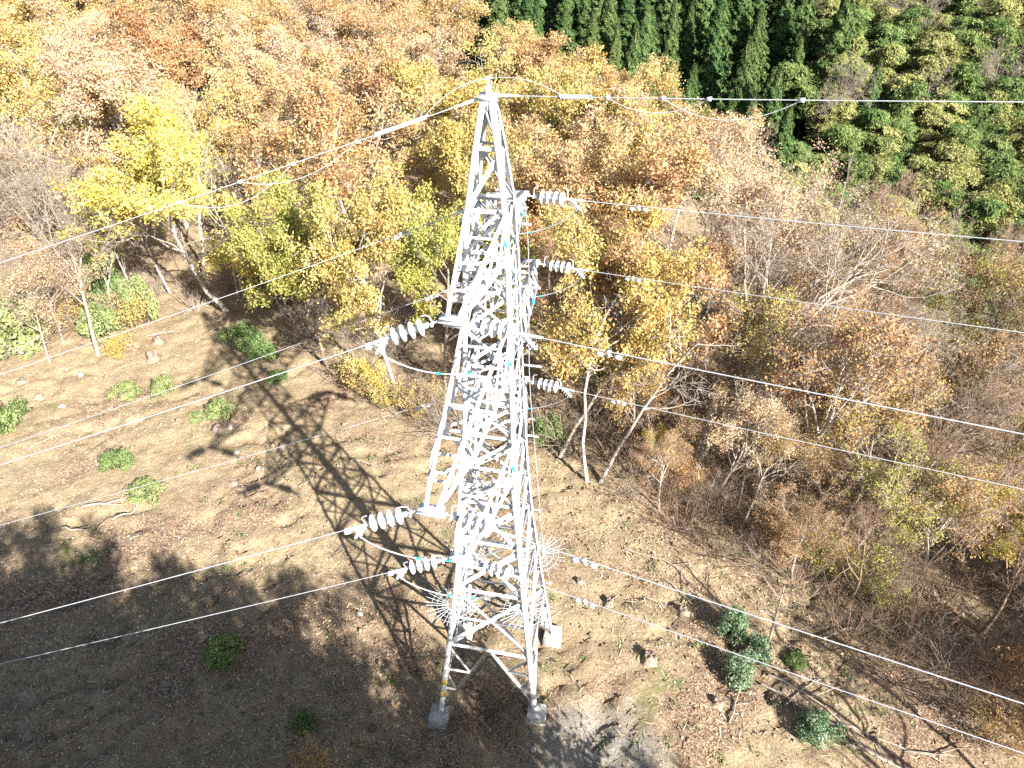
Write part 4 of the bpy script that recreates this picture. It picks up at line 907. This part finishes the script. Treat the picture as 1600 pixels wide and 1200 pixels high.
for x, y, H, lab in [(51.5, 88, 15, 'wide pale leafless tree rising out of the bamboo at the top'), (37.5, 73.5, 13.5, 'leafless tree at the foot of the far slope between conifers and bamboo'), (71, 96, 15, 'pale leafless tree in the bamboo at the top corner'), (58, 80, 11, 'small leafless tree deep in the bamboo'), (50.5, 77, 11, 'faint leafless tree in the bamboo below the wide pale one')]:
    plant('bare0' if H > 12 else 'bare1', x, y, H, 'bare_tree', lab, 'tree', None, 'leafless trees of the far slope')

# ------------------------------------------------------------------ trees behind the viewpoint, whose shade falls on the lower slope
SHADE = [(1.2, -13.1, 13.4, 1.0), (-3.4, -13.6, 13.8, 1.0), (-1.2, -13.2, 14.0, 1.0), (-5.8, -13.0, 14.2, 1.0), (-8.0, -13.6, 14.6, 1.0), (-10.2, -13.2, 14.6, 1.0), (-12.6, -12.6, 14.0, .95), (-15.4, -11.4, 11.5, .85), (-20.5, -5.5, 10.0, .8), (3.6, -15.0, 12.8, .95), (2.6, -17.0, 12.0, .95), (6.0, -17.8, 13.0, .9), (-5.5, -18.5, 13.0, 1.0), (-11.5, -16.5, 13.0, 1.0), (0, -18.0, 13.0, 1.0), (-1.2, -15.4, 12.5, 1.0), (9.8, -12.6, 9.0, .55), (-10.8, -9.6, 13.6, .62), (-6.8, -10.9, 15.0, .55), (-5.0, -11.8, 14.0, .75), (-9.0, -11.4, 14.6, .72), (-13.4, -9.2, 14.2, .55), (-2.6, -11.8, 13.6, .7)]
for i, (x, y, H, w) in enumerate(SHADE):
    plant('full0', x, y, H, 'autumn_tree', 'autumn tree standing out of view behind the viewpoint', 'tree', 'orange', 'trees behind the viewpoint', wide=w, rot=0)

for i, (x, y, H, k) in enumerate([(15.2, -6.2, 9.5, 'pole'), (16.6, -7.4, 11, 'pole'), (18.2, -6.0, 11, 'bare1'), (20.4, -8.0, 11.5, 'thin0'), (17.4, -10.0, 11.5, 'pole'), (22.6, -5.6, 11.5, 'thin1'), (24.6, -8.4, 12, 'full1'), (20.0, -3.4, 9.0, 'pole'), (14.0, -8.6, 10.5, 'pole')]):
    plant(k, x, y, H, 'slope_tree', 'slim tree standing out of view beyond the lower right corner', 'tree', 'brown' if k[0] in 'tf' else None, 'trees beyond the lower right corner')

# ------------------------------------------------------------------ ground clutter
def stump(x, y, r, h, lab, tilt=.2):
    rng = np.random.default_rng(int(abs(x * 97 + y * 31)))
    k = 14; a = np.arange(k) * 2 * math.pi / k
    fl = 1 + .35 * np.maximum(0, np.sin(a * 4 + rng.random() * 6)); jag = rng.uniform(-.35, .25, k) * h
    rings = []
    for z, q, j in ((-.15, 1.55, 0), (.04, 1.3, 0), (h * .4, 1.02, 0), (h * .85, .95, 0), (h, .93, 1), (h * .93, .55, 1), (h * .9, .05, 0)):
        rings.append(np.stack([r * q * (fl if q > 1.1 else 1 + .06 * rng.normal(size=k)) * np.cos(a), r * q * (fl if q > 1.1 else 1) * np.sin(a), z + jag * j], -1))
    Vv = np.concatenate(rings); F = np.array([(i * k + j, i * k + (j + 1) % k, (i + 1) * k + (j + 1) % k, (i + 1) * k + j) for i in range(len(rings) - 1) for j in range(k)])
    o = link('tree_stump', new_mesh('tree_stump', Vv, [F], M['stump'], False)); o.location = (x, y, gz(x, y)); o.rotation_euler = (random.uniform(-tilt, tilt), random.uniform(-tilt, tilt), 0)
    tag(o, lab, 'stump', 'tree stumps on the slope')
stump(4.6, .1, 0.17, 0.34, 'tall splintered stump right of the pylon, with a long shadow')
stump(-18.0, 18.1, 0.26, 0.43, 'large pale stump on the clearing beside the solitary yellow plant')
stump(-18.3, 19.6, 0.22, 0.28, 'dark topped stump just above the large pale stump')
stump(-23.6, 16.0, 0.26, 0.22, 'low white stump on the brightest part of the clearing')
stump(-22.2, 14.9, 0.19, 0.19, 'small white stump below the low white one')
stump(3.6, 2.3, 0.12, 0.25, 'small stump on the slope right of the rear footing')
stump(2.7, 3.1, 0.10, 0.15, 'small stump near the rear footing')
stump(6.0, 2.0, 0.12, 0.22, 'small stump in front of the brush right of the pylon')
stump(6.4, -1.2, 0.14, 0.19, 'low dark stump below the glossy saplings')
stump(-9.5, 11.0, 0.15, 0.19, 'low stump in the pylon shadow')
stump(-11.0, 8.9, 0.17, 0.19, 'low stump on the clearing left of the pylon shadow')
stump(-12.7, 12.1, 0.17, 0.22, 'stump by the root hollow under the pale shrub')
def branch_on_ground(x, y, L, az, r, lab, name='fallen_branch', mat='bark', fork=True):
    rng = np.random.default_rng(int(abs(x * 131 + y * 17 + L * 7)))
    n = 9; p = [np.array([x, y])]; a = az
    for i in range(n - 1): a += rng.normal() * .16; p.append(p[-1] + np.array([math.cos(a), math.sin(a)]) * L / (n - 1))
    P = np.array([[q[0], q[1], gz(*q) + r * 1.3 + .05 * math.sin(i * 1.3) ** 2] for i, q in enumerate(p)])
    parts = [path(P, list(np.linspace(r, r * .35, n)), 6)]
    if fork:
        for i in (3, 5, 6):
            b = a + rng.choice([-1, 1]) * rng.uniform(.5, 1.0); q = p[i]; pts = []
            for j in range(5): qq = q + np.array([math.cos(b), math.sin(b)]) * L * .3 * j / 4; pts.append((qq[0], qq[1], gz(*qq) + r + .12 * (j / 4)))
            parts.append(path(pts, list(np.linspace(r * .55, r * .2, 5)), 5))
    base = np.array([x, y, gz(x, y)]); parts = [(v - base, f) for v, f in parts]
    o = put(name, parts, M[mat], None, True); o.location = base
    tag(o, lab, 'branch', 'fallen branches on the slope'); return o
for a in [(7.9, -.5, 2.6, -.45, .045, 'pale fallen branch beside the lower glossy sapling'), (8.2, -.2, 3.4, -.35, .04, 'long pale fallen branch running to the bottom right'), (8.4, -1.2, 2.2, .35, .03, 'curved pale branch above the round glossy shrub'), (9.2, -1.5, 4.2, -.3, .045, 'long grey branch beside the round glossy shrub'),
          (9.8, -2.3, 4.0, -.22, .05, 'grey fallen pole at the bottom right corner'), (6.6, -1.8, 1.8, 1.1, .03, 'small forked twig on the sunny ground near the bottom'), (10.4, 1.2, 2.8, .8, .05, 'leaning dead stem in the trunk shadows'), (11.4, .2, 3.0, -.5, .03, 'thin dead branch across the trunk shadows'),
          (-16.6, 7.6, 2.2, .25, .06, 'dark fallen branch below the vivid round shrub'), (-15.2, 7.0, 1.6, .5, .05, 'pale broken branch below the vivid round shrub'), (-17.0, 6.6, 1.8, -.2, .05, 'broken branch at the shade edge on the lower clearing'), (-13.0, 9.6, 2.4, -.35, .025, 'thin branch lying right of the vivid round shrub'),
          (-19.2, 20.2, 1.7, .1, .06, 'curved pale root branch at the clearing edge'), (-21.0, 20.0, 1.4, .6, .05, 'pale branch under the bright green sprays'), (-14.8, 20.6, 2.0, 2.2, .07, 'dead log behind the largest green shrub'), (-16.4, 19.6, 1.8, 1.2, .03, 'thin straight stick on the clearing left of the largest shrub'),
          (-12.0, 19.8, 2.6, -.4, .06, 'fallen log in the leaf litter right of the largest shrub'), (-10.0, 17.4, 2.2, -.9, .04, 'dark branch at the forest edge above the pylon shadow'), (-8.2, 8.4, 1.0, .6, .03, 'short broken branch in the pylon shadow'), (-6.4, 10.0, 1.2, .3, .04, 'chopped branch pieces by the pylon shadow'),
          (-20.6, 11.0, 2.2, .9, .03, 'thin pale stick at the left of the clearing'), (-20.0, 16.6, 1.8, .5, .03, 'crooked twig near the solitary yellow plant'), (-10.6, 3.2, 1.6, .7, .03, 'twig at the edge of the shaded slope'), (-6.6, 5.4, 1.4, -.5, .03, 'twig below the camera-side middle conductor'), (-12.0, 1.4, 2.2, .9, .035, 'long twig in the dark shade'),
          (4.4, 4.6, 2.8, -.75, .04, 'dark branch along the forest edge right of the pylon'), (5.6, 3.2, 2.2, -.8, .03, 'thin branch in the leaf litter at the brush edge')]: branch_on_ground(*a)
def stone(x, y, r, lab):
    rng = np.random.default_rng(int(abs(x * 53 + y * 71)))
    Vv, F = lathe([(-.9, .05), (-.7, .6), (-.2, .95), (.3, .9), (.75, .55), (.9, .05)], 9)
    Vv = Vv[:, [1, 2, 0]] * (1 + .18 * rng.normal(size=(len(Vv), 1))) * np.array([1, rng.uniform(.6, .9), rng.uniform(.45, .7)]) * r
    o = link('stone', new_mesh('stone', Vv, [F], M['stone'])); o.location = (x, y, gz(x, y) + r * .15); o.rotation_euler = (0, 0, random.uniform(0, 6))
    tag(o, lab, 'stone', 'stones on the slope')
for s in [(-2.9, .2, .10, 'pale stone on the bank left of the near footing'), (1.0, -2.6, .09, 'pale stone below the near right footing'), (-21.0, 16.6, .22, 'white stone on the upper clearing'), (-20.6, 14.0, .18, 'white stone beside the pale shrub pair'), (-4.8, 2.6, .12, 'pale stone under the camera-side lower conductor'), (-12.2, 12.2, .2, 'grey stone below the pale shrub by the root hollow'),
          (-4.2, -3.0, .13, 'pale stone near the bottom edge in the shade'), (-11.4, 10.6, .14, 'grey stone left of the pylon shadow'), (-10.2, 9.6, .13, 'small grey stone beside the pylon shadow')]: stone(*s)

# fallen leaves and straw: uncountable
rng = np.random.default_rng(404)
n = 150000
x = rng.uniform(-30, 24, n); y = rng.uniform(-5, 30, n)
dens = .04 + 1.0 * np.clip(fbm(x, y, .22, 3, 41) * 2 + .15, 0, 1) + .9 * sstep(2.5, 6.5, x) * sstep(-3, 2, y) + 1.6 * sstep(6, 1, y) * sstep(-1.5, -4.5, x) - .25 * sstep(6, 10, y) * sstep(-6, -12, x)
keep = (rng.random(n) < dens) & ~((np.hypot(x - 1.6, y + 1.2) < 3.0) & (rng.random(n) < .8)); x, y = x[keep], y[keep]
c = np.stack([x, y, ground_z(x, y) + rng.uniform(.005, .035, len(x))], -1)
v, f = rhombs(c, np.array([0, 0, 1.]) + rng.normal(size=c.shape) * .45, rng.uniform(.05, .12, len(c)), .62, rng)
o = link('fallen_leaves', new_mesh('fallen_leaves', v, [f], M['litter'], lv=rng.random(len(c)))); tag(o, 'brown and pinkish fallen leaves strewn over the ground', 'leaf litter', kind='stuff')
n = 22000
x = rng.uniform(-28, 20, n); y = rng.uniform(-4.5, 27, n)
c = np.stack([x, y, ground_z(x, y) + .025], -1); a = rng.random(n) * 6.283
td = np.stack([np.cos(a), np.sin(a), rng.normal(size=n) * .2], -1)
v, f = rhombs(c, np.array([0, 0, 1.]) + rng.normal(size=c.shape) * .3, rng.uniform(.12, .45, n), .07, rng, td)
o = link('dry_twigs', new_mesh('dry_twigs', v, [f], M['straw'], lv=rng.random(n))); tag(o, 'dry straw and twig bits scattered over the ground', 'twig litter', kind='stuff')
# low green weeds
n = 5200; k = 260
px = rng.uniform(-14, 12, k); py = rng.uniform(-3, 12, k); ci = rng.integers(0, k, n)
x = px[ci] + rng.normal(size=n) * .10; y = py[ci] + rng.normal(size=n) * .10
c = np.stack([x, y, ground_z(x, y) + rng.uniform(.02, .14, n)], -1)
v, f = rhombs(c, np.array([0, 0, .8]) + rng.normal(size=c.shape) * .6, rng.uniform(.05, .11, n), .45, rng)
o = link('weeds', new_mesh('weeds', v, [f], M['green'], lv=rng.random(n))); tag(o, 'tiny green weeds sprouting from the bare soil', 'weeds', kind='stuff')

# crumbly soil lumps
rng = np.random.default_rng(77); n = 8000
x = rng.uniform(-25, 14, n); y = rng.uniform(-4.5, 24, n)
keep = rng.random(n) < .15 + 1.6 * np.clip(fbm(x, y, .35, 3, 88) * 2 + .1, 0, 1); x, y = x[keep], y[keep]; n = len(x)
oct_ = np.array([(1, 0, 0), (0, 1, 0), (-1, 0, 0), (0, -1, 0), (0, 0, 1), (0, 0, -1)], float)
of = np.array([(0, 1, 4), (1, 2, 4), (2, 3, 4), (3, 0, 4), (1, 0, 5), (2, 1, 5), (3, 2, 5), (0, 3, 5)])
r = rng.gamma(1.6, .018, n) + .012
v = oct_[None] * r[:, None, None] * rng.uniform(.6, 1.4, (n, 6, 1)); a = rng.random(n) * 6.283
vx = v[..., 0] * np.cos(a)[:, None] - v[..., 1] * np.sin(a)[:, None]; vy = v[..., 0] * np.sin(a)[:, None] + v[..., 1] * np.cos(a)[:, None]
v = np.stack([vx + x[:, None], vy + y[:, None], v[..., 2] * .7 + (ground_z(x, y) + r * .2)[:, None]], -1).reshape(-1, 3)
f = (of[None] + (np.arange(n) * 6)[:, None, None]).reshape(-1, 3)
M['clod'] = noise_mat('soil_clod', [(.35, (.11, .08, .055)), (.5, (.20, .15, .10)), (.66, (.30, .24, .17))], 1.7, .95, 0, 4)
o = link('soil_clods', new_mesh('soil_clods', v, [f], M['clod'])); tag(o, 'crumbly lumps of bare soil on the cleared slope', 'soil', kind='stuff')
